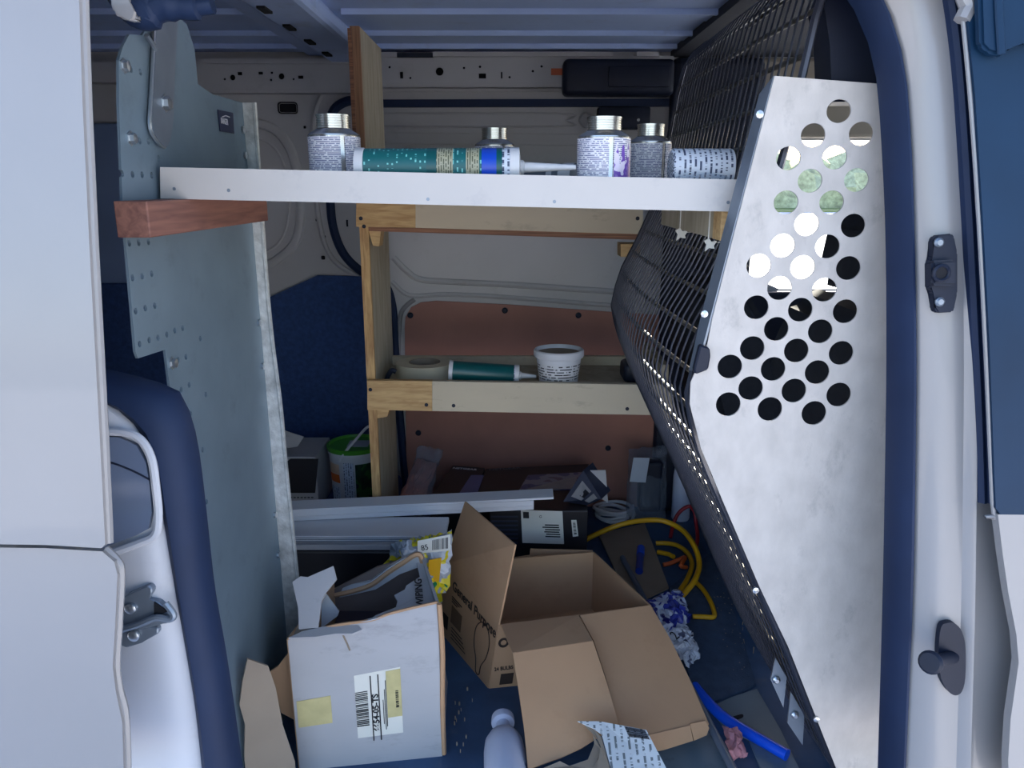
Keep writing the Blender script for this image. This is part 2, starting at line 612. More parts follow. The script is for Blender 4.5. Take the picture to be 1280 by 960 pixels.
# ground outside
g = struct(nbox((-60, -60, -0.60), (90, 140, -0.52)), 'ground', M_CONCRETE)
gr = fin(nbox((-40, 46, -0.52), (80, 75, -0.47)), 'lawn', M_GRASS)
tag(gr, 'dry green lawn beyond the pavement outside the driver window', 'lawn', kind='stuff')
bm = bmesh.new()
bmesh.ops.create_grid(bm, x_segments=60, y_segments=8, size=0.5)
bmesh.ops.delete(bm, geom=bm.verts[:], context='VERTS')
hp = []
for i in range(61):
    ring = []
    for k in range(9):
        a = PI * k / 8
        rr = 1.0 + 0.22 * math.sin(i * 1.7 + k * 2.3) + 0.15 * random.uniform(-1, 1)
        ring.append(bm.verts.new((-20 + i * 1.3, 55 + 2.2 * rr * math.cos(a), -0.468 + 3.1 * rr * math.sin(a))))
    hp.append(ring)
for a, b in zip(hp, hp[1:]):
    for k in range(8):
        bm.faces.new((a[k], a[k + 1], b[k + 1], b[k]))
h = fin(bm, 'hedge', M_HEDGE, smooth=True)
tag(h, 'pale green hedge on the lawn seen through the driver window', 'hedge')

# floor, wheel-arch step, roof
FAR = 2.30
floor = struct(nbox((-1.45, 0.80, -0.06), (1.52, FAR + 0.05, 0.0)), 'floor', M_FLOOR)
fin(nbox((-1.44, 1.86, -0.005), (-0.348, FAR, 0.115), bev=0.02), 'wheel_arch', M_CARPET, floor)
ceil = struct(nbox((-1.45, 0.80, 1.365), (1.54, FAR + 0.05, 1.40)), 'ceiling', M_ROOF)
for y in (1.06, 1.31, 1.545, 1.79, 2.03, 2.21):
    bm = bmesh.new()
    for xa, xb in ((-1.44, -0.52), (-0.365, 0.45)):
        box(bm, (xa, y - 0.006, 1.353), (xb, y + 0.006, 1.368))
        box(bm, (xa, y + 0.006, 1.3595), (xb, y + 0.10, 1.368))
    fin(bm, 'roof_rib', M_ROOF, ceil)
bm = nbox((-0.50, 0.95, 1.325), (-0.385, 2.27, 1.367), bev=0.012)
bow = fin(bm, 'roof_bow', M_ROOF, ceil)
for k in range(6):
    y = 1.25 + 0.17 * k
    fin(nbox((-0.478, y - 0.025, 1.3205), (-0.462, y + 0.025, 1.327)), 'slot', M_HOLE, ceil)
bm = nbox((-0.56, 0.95, 1.345), (-0.49, 2.27, 1.367), bev=0.004)
fin(bm, 'bow_flange', M_ROOF, ceil)

# far side wall with the driver window
win = [(0.80, 0.70), (1.42, 0.70), (1.42, 1.125), (0.72, 1.125), (0.70, 1.09), (0.70, 0.74)]
wf = struct(plate([(-1.45, -0.05), (1.52, -0.05), (1.52, 1.39), (-1.45, 1.39)], [win], 0.03, XZ(FAR + 0.015)), 'wall_far', M_INNER)
w1 = struct(nbox((0.68, FAR + 0.012, 0.68), (1.44, FAR + 0.018, 1.18)), 'window_1', M_PANE)
struct(nbox((0.62, FAR - 0.03, 1.13), (1.50, FAR, 1.34), bev=0.01), 'trim_1', M_TRIM)
struct(nbox((0.44, FAR - 0.06, 0.0), (0.695, FAR - 0.004, 1.34), bev=0.02), 'trim_far_pillar', M_BLACK)
struct(nbox((0.44, 0.93, 1.345), (1.50, FAR - 0.01, 1.364)), 'trim_headliner', mat('headliner', (60, 62, 70), .9))
struct(nbox((0.69, FAR - 0.03, 0.0), (1.50, FAR, 0.695), bev=0.01), 'trim_2', M_BLACK)
# cab front: firewall and windscreen
struct(nbox((1.49, 0.80, 0.0), (1.55, FAR + 0.03, 0.78)), 'wall_front', M_BLACK)
struct(nbox((1.515, 0.80, 0.78), (1.525, FAR + 0.03, 1.37)), 'window_2', M_PANE)
# rear end and the near side behind the open door
struct(nbox((-1.49, 0.76, -0.05), (-1.44, FAR + 0.05, 1.39)), 'wall_rear', M_INNER)
struct(hexa([(-1.45, body_y(0, .06), -0.05), (-0.66, body_y(0, .06), -0.05), (-0.66, body_y(0, .10), -0.05), (-1.45, body_y(0, .10), -0.05),
             (-1.45, body_y(1.4, .02), 1.40), (-0.66, body_y(1.4, .02), 1.40), (-0.66, body_y(1.4, .06), 1.40), (-1.45, body_y(1.4, .06), 1.40)]), 'wall_near_rear', M_INNER)
struct(nbox((-1.45, 0.80, 1.20), (1.52, 0.90, 1.39), bev=0.01), 'wall_header', M_PAINT)
struct(nbox((-1.45, 0.72, -0.30), (1.52, 0.86, -0.045)), 'trim_sill', M_PAINT)

# pressed upper rails with punched holes
def rail(x0, x1, y0, y1, holes, off=0.05):
    Y = FAR - off
    a, b = p2(x0, y1, Y), p2(x1, y0, Y)
    hs = []
    for (cx, cy, rw, rh) in holes:
        c = p2(cx, cy, Y)
        k = 0.00215
        if rh == 0:
            hs.append(circ(c[0], c[1], rw * k, 14))
        else:
            hs.append([(c[0] - rw * k, c[1] - rh * k), (c[0] + rw * k, c[1] - rh * k), (c[0] + rw * k, c[1] + rh * k), (c[0] - rw * k, c[1] + rh * k)])
    me = plate([(a[0], a[1]), (b[0], a[1]), (b[0], b[1]), (a[0], b[1])], hs, 0.004, XZ(Y))
    o = fin(me, 'upper_rail', M_INNER, wf)
    bm = nbox((a[0], Y, b[1] - 0.002), (b[0], FAR, b[1] + 0.006))
    box(bm, (a[0], Y, a[1] - 0.006), (b[0], FAR, a[1]))
    fin(bm, 'rail_flange', M_INNER, wf)
    fin(nbox((a[0], FAR - 0.012, a[1]), (b[0], FAR - 0.006, b[1])), 'rail_cavity', M_HOLE, wf)
rail(247, 446, 82, 113, [(281, 99, 1.5, 0), (291, 97, 3.5, 0), (300, 92, 3, 2), (326, 91.5, 3, 1.6), (340, 91, 1.6, 0), (339, 100, 1.6, 0), (352, 95.5, 3.8, 0), (367, 99, 1.4, 0), (376, 96.5, 3.4, 2)])
rail(477, 842, 73, 106, [(487, 84, 1.6, 0), (502, 94, 2, 4), (513, 97.5, 1.4, 0), (549.5, 89.5, 5, 0), (580, 85, 1.5, 0), (600, 83.5, 1.6, 0), (603, 95, 4.6, 3), (627, 94, 1, 4), (637, 96.5, 1.5, 0), (666, 89, 1.6, 0), (677, 83, 1.6, 0)])
def wall_strip(x0, y0, x1, y1, hh, Y, m, name):
    """a ridge along the wall between two pixels, half height in metres"""
    a, b = PY(x0, y0, Y), PY(x1, y1, Y)
    up = Vector((0, 0, hh))
    bk = Vector((0, FAR + 0.002 - Y, 0))
    return fin(hexa([a - up, b - up, b - up + bk, a - up + bk, a + up, b + up, b + up + bk, a + up + bk]), name, m, wf)
wall_strip(496, 68.5, 541, 68.5, .006, FAR - .06, M_BLACK, 'roof_lip')
wall_strip(541, 67.5, 766, 67.5, .006, FAR - .06, M_INNER, 'roof_lip')
wall_strip(796, 67.5, 824, 67.5, .006, FAR - .06, M_INNER, 'roof_lip')
wall_strip(477, 68, 496, 68, .006, FAR - .06, M_INNER, 'roof_lip')
wall_strip(478, 129, 845, 128, .010, FAR - .02, M_RUBBER, 'door_gasket')
wall_strip(250, 76, 441, 76, .006, FAR - .06, M_INNER, 'roof_lip')
wall_strip(478, 164, 775, 166, .0035, FAR - .008, M_INNER, 'pressed_rib')
wall_strip(478, 178, 775, 180, .0035, FAR - .008, M_INNER, 'pressed_rib')
wall_strip(478, 112, 700, 112, .004, FAR - .012, M_INNER, 'pressed_rib')
wall_strip(105, 90, 160, 90, .026, FAR - .05, M_INNER, 'upper_rail')
wall_strip(100, 183, 170, 183, .024, FAR - .012, M_RUBBER, 'door_gasket')
def ring_bead(pts, r, Y, m, name, closed=True, flat=1.0):
    return fin(tube(smooth_path([PY(a, b, Y) for a, b in pts], 5, closed), r, 8, closed=closed, flat=flat), name, m, wf, True)
ring_bead([(476, 142), (700, 142), (708, 150), (700, 158), (476, 158)], .003, FAR - .001, M_INNER, 'pressed_bead', False)
ring_bead([(724, 150), (732, 141), (742, 150), (732, 159)], .003, FAR - .001, M_INNER, 'pressed_bead')
# pressed panel at the rear of the far wall
ring_bead([(240, 155), (300, 152), (340, 160), (362, 185), (372, 220), (376, 260), (370, 300), (350, 322), (325, 332), (240, 340)], .014, FAR, M_INNER, 'pressed_bead', True, 0.7)
ring_bead([(250, 180), (310, 172), (340, 182), (356, 210), (362, 250), (356, 290), (338, 312), (300, 320), (250, 322)], .004, FAR, M_INNER, 'pressed_bead')
ring_bead([(440, 106), (412, 110), (397, 130), (392, 160), (394, 220), (398, 270), (408, 310), (425, 332), (452, 348)], .008, FAR, M_INNER, 'pressed_bead', False)
ring_bead([(452, 124), (430, 128), (415, 142), (410, 175), (413, 255), (418, 290), (430, 318), (450, 338), (474, 350), (487, 368), (493, 410), (498, 500), (507, 600), (515, 650)], .013, FAR - .004, M_RUBBER, 'door_seal', False)
ring_bead([(492, 322), (508, 338), (525, 349), (560, 352), (640, 356), (790, 366)], .009, FAR, M_INNER, 'pressed_bead', False)
ring_bead([(490, 352), (505, 366), (520, 370), (560, 368), (640, 372), (790, 384)], .007, FAR, M_INNER, 'pressed_bead', False)
for (a, b, rw, rh) in ((360, 135, .028, .016), (434, 279, .003, .010), (381, 159, .004, .004), (389, 193, .006, .006), (389, 204, .004, .018), (396, 275, .004, .004), (406, 299, .003, .011), (406, 309, .004, .004), (404, 322, .006, .006), (755, 187, .012, .006), (511, 188, .016, .006)):
    c = PY(a, b, FAR)
    fin(nbox((c.x - rw, FAR - .0015, c.z - rh), (c.x + rw, FAR + .002, c.z + rh), bev=min(rw, rh) * .5), 'hole', M_HOLE, wf)
# black carpet lining low on the far wall
fin(sheet([PY(a, b, FAR - .008) for a, b in ((300, 395), (336, 372), (397, 344), (480, 346), (480, 640), (300, 640))], .010), 'carpet_lining', M_CARPET, wf)
fin(nbox((-1.435, FAR - .02, .02), (-.90, FAR - .002, 1.17), bev=.006), 'rear_tone_panel', mat('rear_tone_panel', (120, 140, 176), .6, var=.1, scale=3), wf)  # added panel: the dim rear's blue is put into its colour
fin(nbox((-1.435, FAR - .03, .02), (-.86, FAR - .018, .72), bev=.006), 'rear_tone_panel', M_CARPET, wf)  # added lower panel, its darker colour stands in for the dim rear
# hardboard door card with clips
hbp = [(509, 660), (506, 410), (507, 396), (514, 384), (526, 378), (545, 376), (640, 381), (780, 391), (900, 398), (900, 660)]
hb = fin(sheet([PY(a, b, FAR - .006) for a, b in hbp], .006), 'door_card', M_HARD, wf)
for a, b in ((513, 394), (631, 388), (723, 394), (523, 541), (760, 560)):
    fin(lathe([(0, 0), (.009, 0), (.009, .003), (.005, .006), (0, .006)], PY(a, b, FAR - .009), (0, -1, 0), 14), 'panel_clip', M_BLACK, hb)
ring_bead([(500, 640), (498, 560), (498, 470), (499, 410), (503, 388), (518, 374)], .007, FAR - .002, M_PAINT, 'door_edge', False)

# black boxes up by the roof rail
t = thing('seat_belt_housing', 'long black plastic housing on the far roof rail above the cans', 'housing', PY(765, 123, FAR - .05))
c0, c1 = PY(702, 122, FAR - .05), PY(835, 77, FAR - .05)
fin(nbox((c0.x, FAR - .11, c0.z), (min(c1.x + .12, .436), FAR - .045, c1.z), bev=.014, seg=3), 'body', M_BLACK, t, True)
fin(nbox((c0.x + .12, FAR - .116, c0.z + .02), (.420, FAR - .108, c1.z - .02), bev=.003), 'cover', M_BLACK, t, True)
fin(nbox((c0.x - .03, FAR - .056, c1.z - .035), (c0.x + .002, FAR - .05, c1.z - .018)), 'sun_spot', M_ORANGE, t)  # orange plate stands in for a spot of sun beside the housing
t = thing('wall_latch_box', 'small black latch box on the far wall below the housing', 'latch', PY(780, 160, FAR))
c0, c1 = PY(746, 162, FAR - .02), PY(812, 134, FAR - .02)
fin(nbox((c0.x, FAR - .045, c0.z), (c1.x, FAR + .002, c1.z), bev=.006), 'body', M_BLACK, t, True)
fin(lathe([(0, 0), (.004, 0), (.004, .003), (0, .003)], PY(798, 150, FAR - .046), (0, -1, 0), 12), 'screw', M_BOLT, t)

# ------------------------------------------------------------------ open sliding door (covers the left edge)
DO = -0.10
up = [(-700, -60), (101, -60), (104, 40), (107, 130), (115, 300), (122, 430), (129, 560), (134, 660), (135, 678), (130, 683), (60, 679), (-700, 668)]
d1 = struct(sheet([PB(a, b, DO) for a, b in up], .010), 'door_1', M_PAINT)
lowp = [(-700, 673), (60, 683), (131, 687), (146, 700), (150, 716), (147, 780), (144, 830), (148, 862), (156, 900), (159, 1010), (-700, 1010)]
fin(sheet([PB(a, b, DO + .012) for a, b in lowp], .010), 'lower_panel', M_PAINT, d1)
# rolled edges of the skin
fin(tube([PB(a, b, DO + .004) for a, b in ((103, -60), (106, 40), (109, 130), (117, 300), (124, 430), (131, 560), (135.5, 660), (136, 678))], .0045, 8), 'door_edge', M_PAINT, d1, True)
fin(tube(smooth_path([PB(a, b, DO + .016) for a, b in ((131, 687), (146, 702), (150, 718), (147, 780), (144, 830), (148, 862), (156, 900), (159, 1010))], 4), .005, 8), 'door_edge', M_PAINT, d1, True)
fin(tube(smooth_path([PB(a, b, DO + .012) for a, b in ((122, 690), (127, 720), (125, 780), (121, 840), (128, 880), (133, 930), (135, 1010))], 4), .007, 8, flat=.5), 'pressed_crease', M_PAINT, d1, True)
fin(hexa([PB(-700, 1000, DO + .02), PB(20, 1000, DO + .02), PB(20, 1000, DO + .06), PB(-700, 1000, DO + .06),
          PB(-700, -50, DO + .02), PB(20, -50, DO + .02), PB(20, -50, DO + .06), PB(-700, -50, DO + .06)]), 'inner_frame', M_PAINT, d1)

# rear jamb with seal
JO = 0.03
sealL_out = [(60, 487), (100, 489), (127, 499), (160, 518), (184, 552), (198, 600), (208, 660), (220, 730), (236, 820), (248, 900), (258, 1010)]
sealL_in = [(60, 455), (120, 462), (205, 484), (226, 502), (240, 542), (248, 590), (256, 660), (265, 740), (279, 820), (291, 900), (306, 1010)]
jl = struct(ribbon([PB(a, b, JO) for a, b in ((20, 488), (60, 487.5), (80, 498), (88, 520), (95, 560), (98, 600), (102, 660), (108, 730), (114, 820), (120, 900), (126, 1010))], [PB(a, b, JO) for a, b in sealL_out],
                   [(0, 0), (.15, .004), (.45, .008), (.7, .012), (.9, .009), (1, 0)], .03), 'wall_jamb', M_JAMB, smooth=True)
struct(ribbon([PB(a, b, JO + .004) for a, b in sealL_out], [PB(a, b, JO + .02) for a, b in sealL_in], bulge(.022), .010), 'trim_seal_rear', M_RUBBER, smooth=True)
rec = [(118, 545), (150, 546), (172, 556), (184, 578), (189, 610), (191, 640), (187, 660), (172, 668), (120, 688)]
fin(sheet([PB(a, b, JO - .014) for a, b in rec], .006), 'recess_dark_tone', mat('recess_grey', (104, 116, 138), .25, var=.1, scale=5), jl)  # added grey plate paints the dark reflection of the pressed recess
fin(tube(smooth_path([PB(a, b, JO - .016) for a, b in ((110, 541), (150, 540), (174, 548), (189, 572), (195, 610), (198, 645), (194, 668), (176, 678), (120, 698))], 6), .0048, 8), 'recess_bead', M_JAMB, jl, True)
fin(tube(smooth_path([PB(a, b, JO - .017) for a, b in ((110, 574), (135, 577), (165, 588), (188, 600))], 4), .0012, 6), 'recess_line', M_BLACK, jl)
# striker latch
sp = PB(180, 808, JO - .012)
t = thing('door_striker', 'grey steel door striker with hook bolted to the white rear jamb', 'striker', sp)
for pts, th, nm in (([(150, 752), (160, 742), (188, 729), (193, 733), (193, 739), (187, 747), (200, 750), (213, 762), (217, 770), (212, 777), (196, 778), (178, 784), (152, 785)], .012, 'plate'),
                    ([(149, 785), (170, 784), (185, 779), (200, 783), (200, 790), (180, 801), (160, 808), (152, 804), (148, 796)], .010, 'plate')):
    bm = sheet([PB(a, b, JO - .014) for a, b in pts], th)
    bmesh.ops.bevel(bm, geom=bm.edges[:], offset=.0015, segments=1, affect='EDGES')
    fin(bm, nm, M_STRAP, t)
fin(tube(smooth_path([PB(a, b, JO - .026) for a, b in ((152, 787), (175, 780), (195, 772), (212, 774), (217, 768), (207, 754))], 4), .004, 8), 'hook', M_STRAP, t, True)
fin(sheet([PB(a, b, JO - .0215) for a, b in ((193, 752), (210, 764), (200, 768), (193, 770))], .002), 'hook_pocket', M_HOLE, t)
for a, b in ((164, 760), (168, 794)):
    fin(lathe([(0, 0), (.0065, 0), (.0065, .003), (.004, .0045), (0, .0045)], PB(a, b, JO - .020), (0, -1, 0), 14), 'bolt', M_BOLT, t, True)

# ------------------------------------------------------------------ front pillar, seal, strips and the front door
RO = 0.03
sealR_in = [(1015, -60), (1050, -20), (1078, 25), (1093, 70), (1100, 110), (1106, 200), (1110, 300), (1111, 450), (1109, 600), (1106, 750), (1100, 960), (1098, 1020)]
sealR_out = [(1075, -60), (1095, -20), (1114, 25), (1127, 70), (1133, 110), (1139, 200), (1142, 300), (1144.5, 450), (1143, 600), (1140, 750), (1131, 960), (1128, 1020)]
struct(ribbon([PB(a, b, RO + .03) for a, b in sealR_in], [PB(a, b, RO) for a, b in sealR_out], bulge(.014), .006), 'trim_seal_front', M_RUBBER, smooth=True)
pil_r = [(1290, -60), (1290, -20), (1290, 25), (1290, 70), (1290, 110), (1290, 200), (1290, 300), (1290, 450), (1290, 600), (1290, 750), (1290, 960), (1290, 1020)]
bp = struct(ribbon([PB(a, b, RO) for a, b in sealR_out], [PB(a, b, RO + .01) for a, b in pil_r],
                   [(0, 0), (.03, .006), (.10, .016), (.2, .021), (.32, .021), (.36, .027), (.40, .029), (.45, .025), (.55, .021), (.75, .018), (1, .016)], .05), 'wall_pillar', M_PAINT, smooth=True)
struct(ribbon([PB(a, b, RO - .018) for a, b in ((1165, -60), (1178, 0), (1190, 100), (1200, 250), (1208, 400), (1214, 520), (1217, 625))],
              [PB(a, b, RO - .02) for a, b in ((1196, -60), (1204, 0), (1214, 100), (1224, 250), (1232, 400), (1237, 520), (1241, 627))],
              [(0, 0), (.06, .007), (.3, .010), (.48, .008), (.52, .004), (.58, .008), (.8, .012), (.96, .008), (1, 0)], .02), 'trim_weatherstrip', M_RUBBER, smooth=True)
# front door: white skin, window glass, bright window edge
d2 = struct(sheet([PB(a, b, -.02) for a, b in ((1243, 641), (2000, 650), (2000, 1020), (1257, 1020), (1256, 945), (1259, 895), (1264, 860), (1269, 825), (1266, 790), (1256, 738), (1249, 690))], .012), 'door_2', M_PAINT)
gl = [(1197, -60), (1205, 10), (1216, 120), (1226, 280), (1234, 430), (1240, 590), (1242, 634), (1248, 642), (2000, 649), (2000, -60)]
fin(sheet([PB(a, b, -.022) for a, b in gl], .008), 'window_glass', M_GLASSBLK, d2)
fin(tube(smooth_path([PB(a, b, -.02) for a, b in ((1196, -60), (1203, 15), (1214.5, 140), (1224, 280), (1232, 430), (1239, 590), (1241.5, 634), (1249, 644), (1300, 648), (2000, 653))], 4), .0024, 8), 'window_edge', M_PAINT, d2, True)
fin(tube(smooth_path([PB(a, b, -.021) for a, b in ((1204, -60), (1204, -10), (1210, 8), (1206, 18), (1202, 26))], 4), .008, 8), 'window_corner', M_PAINT, d2, True)
bm = sheet([PB(a, b, -.034) for a, b in ((1218, -60), (1222, 58), (1230, 67), (1245, 72), (1256, 68), (1262, 56), (1280, 54), (2000, 54), (2000, -60))], .012)
bmesh.ops.bevel(bm, geom=bm.edges[:], offset=.003, segments=2, affect='EDGES')
fin(bm, 'rain_deflector', M_GLASSBLK, d2, True)
fin(tube([PB(a, b, -.042) for a, b in ((1246, -60), (1249, 20), (1252, 68))], .004, 8, flat=.5), 'deflector_crease', M_GLASSBLK, d2, True)
fin(hexa([PB(1300, 1010, .0), PB(2000, 1010, .0), PB(2000, 1010, .06), PB(1300, 1010, .06),
          PB(1300, -50, .0), PB(2000, -50, .0), PB(2000, -50, .06), PB(1300, -50, .06)]), 'inner_frame', M_BLACK, d2)
# cab side wall onwards to the front
struct(hexa([(0.75, body_y(0, .04), 0), (1.52, body_y(0, .04), 0), (1.52, body_y(0, .08), 0), (0.75, body_y(0, .08), 0),
             (0.60, body_y(1.3, .04), 1.3), (1.52, body_y(1.3, .04), 1.3), (1.52, body_y(1.3, .08), 1.3), (0.60, body_y(1.3, .08), 1.3)]), 'wall_near_front', M_BLACK)
# latch dovetail on the pillar
c = PB(1176, 392, RO - .022)
t = thing('door_guide_block', 'black dovetail door guide with round socket on the white front pillar', 'door guide', c)
gp = [(1163, 300), (1168, 294), (1186, 292), (1190, 297), (1190, 314), (1193.5, 316), (1193.5, 367), (1190, 369), (1190, 386), (1187, 390), (1169, 391), (1165, 386), (1165, 366), (1159, 360), (1158.5, 328), (1164, 322)]
bm = sheet([PB(a, b, RO - .026) for a, b in gp], .012)
bmesh.ops.bevel(bm, geom=bm.edges[:], offset=.0015, segments=2, affect='EDGES')
fin(bm, 'body', M_BLACK, t, True)
bm = sheet([PB(a, b, RO - .036) for a, b in ((1161, 326), (1192, 324), (1192, 358), (1161, 357))], .014)
bmesh.ops.bevel(bm, geom=bm.edges[:], offset=.003, segments=2, affect='EDGES')
fin(bm, 'raised_block', M_BLACK, t, True)
fin(lathe([(.0095, 0), (.0095, .003), (.0075, .0045), (.006, .003), (.006, 0)], PB(1175.5, 341, RO - .043), (0, -1, 0), 20), 'socket_rim', M_BLACK, t, True)
fin(lathe([(0, 0), (.006, 0), (.006, .002), (0, .002)], PB(1175.5, 341, RO - .043), (0, -1, 0), 16), 'socket', M_HOLE, t)
for a, b in ((1173, 303), (1174, 377)):
    fin(lathe([(0, 0), (.005, 0), (.005, .002), (.003, .004), (0, .004)], PB(a, b, RO - .032), (0, -1, 0), 14), 'screw', M_STRAP, t, True)
# oval striker plate with mushroom pin
c = PB(1188, 870, RO - .022)
t = thing('striker_pin', 'black oval plate with mushroom pin low on the white front pillar', 'striker', c)
op = [(1174, 782), (1181, 777), (1190, 777), (1198, 784), (1203, 798), (1204.5, 815), (1204, 845), (1200, 862), (1192, 867), (1183, 862), (1175, 848), (1171.5, 830), (1171, 805)]
bm = sheet(smooth_path([PB(a, b, RO - .024) for a, b in op], 3, True), .008)
fin(bm, 'plate', M_BLACK, t)
pa = PB(1190, 821, RO - .024)
pb = PB(1163, 828, RO - .075)
dv = (pb - pa).normalized()
fin(lathe([(0, 0), (.0075, 0), (.0065, .02), (.006, (pb - pa).length - .006), (.012, (pb - pa).length - .004), (.0125, (pb - pa).length), (.010, (pb - pa).length + .003), (0, (pb - pa).length + .0035)], pa, dv, 18), 'pin', M_BLACK, t, True)
# pillar trim and belt behind the seal
struct(sheet([PY(a, b, .99) for a, b in ((1020, 14), (1045, -60), (1170, -60), (1150, 130), (1030, 130), (1027, 60))], .05), 'trim_pillar', M_BLACK)

# roller arm at the head of the opening
c = PY(205, 10, .86)
t = thing('door_roller_arm', 'dark padded door roller arm with white bracket under the roof edge', 'roller arm', c)
fin(tube(smooth_path([PY(a, b, .87) for a, b in ((150, -20), (172, 10), (186, 12), (205, 6), (235, 9), (252, 8), (266, 6))], 5), [.02] * 12 + [.016] * 6 + [.013] * 6 + [.009] * 7, 10), 'arm', M_RUBBER, t, True)
fin(tube(smooth_path([PY(a, b, .865) for a, b in ((180, -8), (186, 14), (184, 24))], 4), .012, 10), 'arm_pad', M_RUBBER, t, True)
bm = sheet([PY(a, b, .85) for a, b in ((139, -30), (140, 3), (144, 17), (152, 24), (165, 27), (178, 28), (168, 17), (162, 5), (158, -30))], .012)
bmesh.ops.bevel(bm, geom=bm.edges[:], offset=.003, segments=2, affect='EDGES')
fin(bm, 'bracket', M_PAINT, t, True)

# ================================================================== LEFT END PANEL
XP = -0.44
def pp(px, py, x=XP):
    p = PX(px, py, x)
    return (p.y, p.z)
t = thing('shelving_end_panel', 'grey galvanised steel end panel with bolt holes and notched edge at the rear jamb', 'end panel', (XP, 1.1, 0.0))
YF = 1.326
outl = [pp(147, 130), pp(147, 75), pp(152, 58), pp(160, 43), pp(176, 44), pp(190, 25), pp(214, 16), pp(232, 30), pp(242, 62), pp(246, 105), pp(265, 118), (YF, pp(301, 128)[1]), (YF, 0.004), (.965, .004), pp(205, 437), pp(171, 448), pp(168, 440), pp(160, 350), pp(152, 260)]
hol = []
for a, b in ((151, 217), (164, 218), (176, 218.5), (188, 219), (197, 198), (173, 176), (184, 177), (162, 86), (174, 90),
             (155, 261), (168, 260), (160, 304), (172, 303), (184, 302), (164, 347), (176, 345), (188, 342), (168, 389), (180, 385), (192, 382),
             (173, 430), (185, 425), (196, 422), (207, 418), (217, 413), (227, 410), (249, 423), (221, 450), (231, 446),
             (225, 487), (235, 481), (256, 493), (237, 517), (252, 562), (257, 627)):
    c = pp(a, b)
    hol.append(circ(c[0], c[1], .0042, 8))
me = plate(outl, hol, .003, frame((XP, 0, 0), (0, 1, 0), (0, 0, 1)))
fin(me, 'sheet', M_GALV, t)
fl = bmesh.new()
z0, z1 = 0.004, pp(301, 128)[1]
sheet([(XP, YF, z0), (XP + .034, YF, z0), (XP + .030, YF, .35), (XP + .024, YF, .62), (XP + .018, YF, .80), (XP + .022, YF, z1 - .06), (XP + .020, YF, z1), (XP, YF, z1)], .004, fl)
fin(fl, 'flange', M_GALVLIT, t)
fin(tube(smooth_path([(XP + .036, YF - .001, z0), (XP + .031, YF - .004, .33), (XP + .026, YF - .001, .5), (XP + .026, YF - .005, .62), (XP + .018, YF - .002, .80), (XP + .021, YF - .002, z1)], 6), .0035, 6), 'flange_edge', M_GALVLIT, t, True)
for a, b in ((152.5, 82.5), (161, 173), (213, 454)):
    p = PX(a, b, XP)
    fin(lathe([(0, 0), (.0085, 0), (.0085, .002), (.006, .002), (.006, .007), (0, .008)], p + Vector((.001, 0, 0)), (1, 0, 0), 6), 'bolt', M_BOLT, t)
for a, b in ((301, 162), (303, 194), (319, 405), (322, 461), (336, 652), (339, 705)):
    p = PX(a, b, XP)
    fin(lathe([(0, 0), (.006, 0), (.006, .004), (0, .005)], (XP + .001, YF - .014, p.z), (1, 0, 0), 8), 'rivet', M_BOLT, t)
# strap
st = [pp(a, b, XP + .006) for a, b in ((193, -60), (220, -60), (220, 20), (217, 70), (214, 150), (211, 172), (206, 184), (200, 181), (190, 167), (187, 152), (189, 120), (192, 60))]
fin(plate(st, [], .006, frame((XP + .006, 0, 0), (0, 1, 0), (0, 0, 1))), 'strap', M_STRAP, t)
fin(tube(smooth_path([PX(a, b, XP + .009) for a, b in ((193, 20), (192, 60), (189, 120), (187, 152), (190, 167), (200, 181), (206, 184))], 4), .0022, 6), 'strap_edge', M_BOLT, t, True)
p = PX(205, 129, XP + .008)
fin(lathe([(0, 0), (.011, 0), (.011, .002), (.008, .002), (.008, .008), (0, .009)], p, (1, 0, 0), 6), 'bolt', M_BOLT, t)
fin(tube(smooth_path([PX(a, b, XP + .012) for a, b in ((183, 44), (190, 54), (195, 62))], 4), .003, 6), 'strap_clip', M_STRAP, t, True)
# maker's sticker
q = [PX(a, b, XP + .003) for a, b in ((272, 137), (291, 141), (292.5, 167), (275, 164))]
stk = fin(sheet(q, .001), 'sticker', mat('sticker_navy', (26, 38, 74), .4, var=.05), t)
e = (q[1] - q[0])
text('RANGER', .0125, frame(q[0].lerp(q[3], .62) + e * .10 + Vector((.0008, 0, 0)), (0, 1, -.02), (0, 0, 1)), M_WINK, stk, 'lettering', sx=.60)
fin(tube([PX(a, b, XP + .004) for a, b in ((278, 146), (282, 144.5), (287, 146.5))], .0008, 5), 'sticker_arc', M_WINK, stk)

# ================================================================== WIRE BULKHEAD + PERFORATED WING
YW = 0.93
t = thing('perforated_wing_panel', 'bare aluminium bulkhead wing with a pattern of round holes', 'metal panel', PY(1075, 940, YW))
wo = [(968, 95), (1100, 105), (1107, 200), (1113, 300), (1114, 450), (1112, 600), (1108, 750), (1103, 960), (1102, 1030), (1072, 1030), (1045, 960), (985, 808), (950, 735), (905, 630), (876, 560), (862, 505), (863, 478), (884, 430), (890, 398)]
wh = [(1048, 139), (1016, 169), (1076, 167), (985, 198), (1043, 197), (1012, 226), (1070, 225), (982, 253), (1039, 253), (1008, 280), (1066, 282), (978, 307), (1034, 308), (948, 332), (1003, 334), (1060, 335), (974, 360), (1030, 362), (945, 384), (1000, 387), (1056, 389), (970, 411), (1025, 414), (940, 435), (995, 438), (1051, 441), (912, 458), (966, 461), (1021, 465), (938, 485), (992, 488), (1048, 493), (910, 505), (962, 511), (1017, 516)]
hol = []
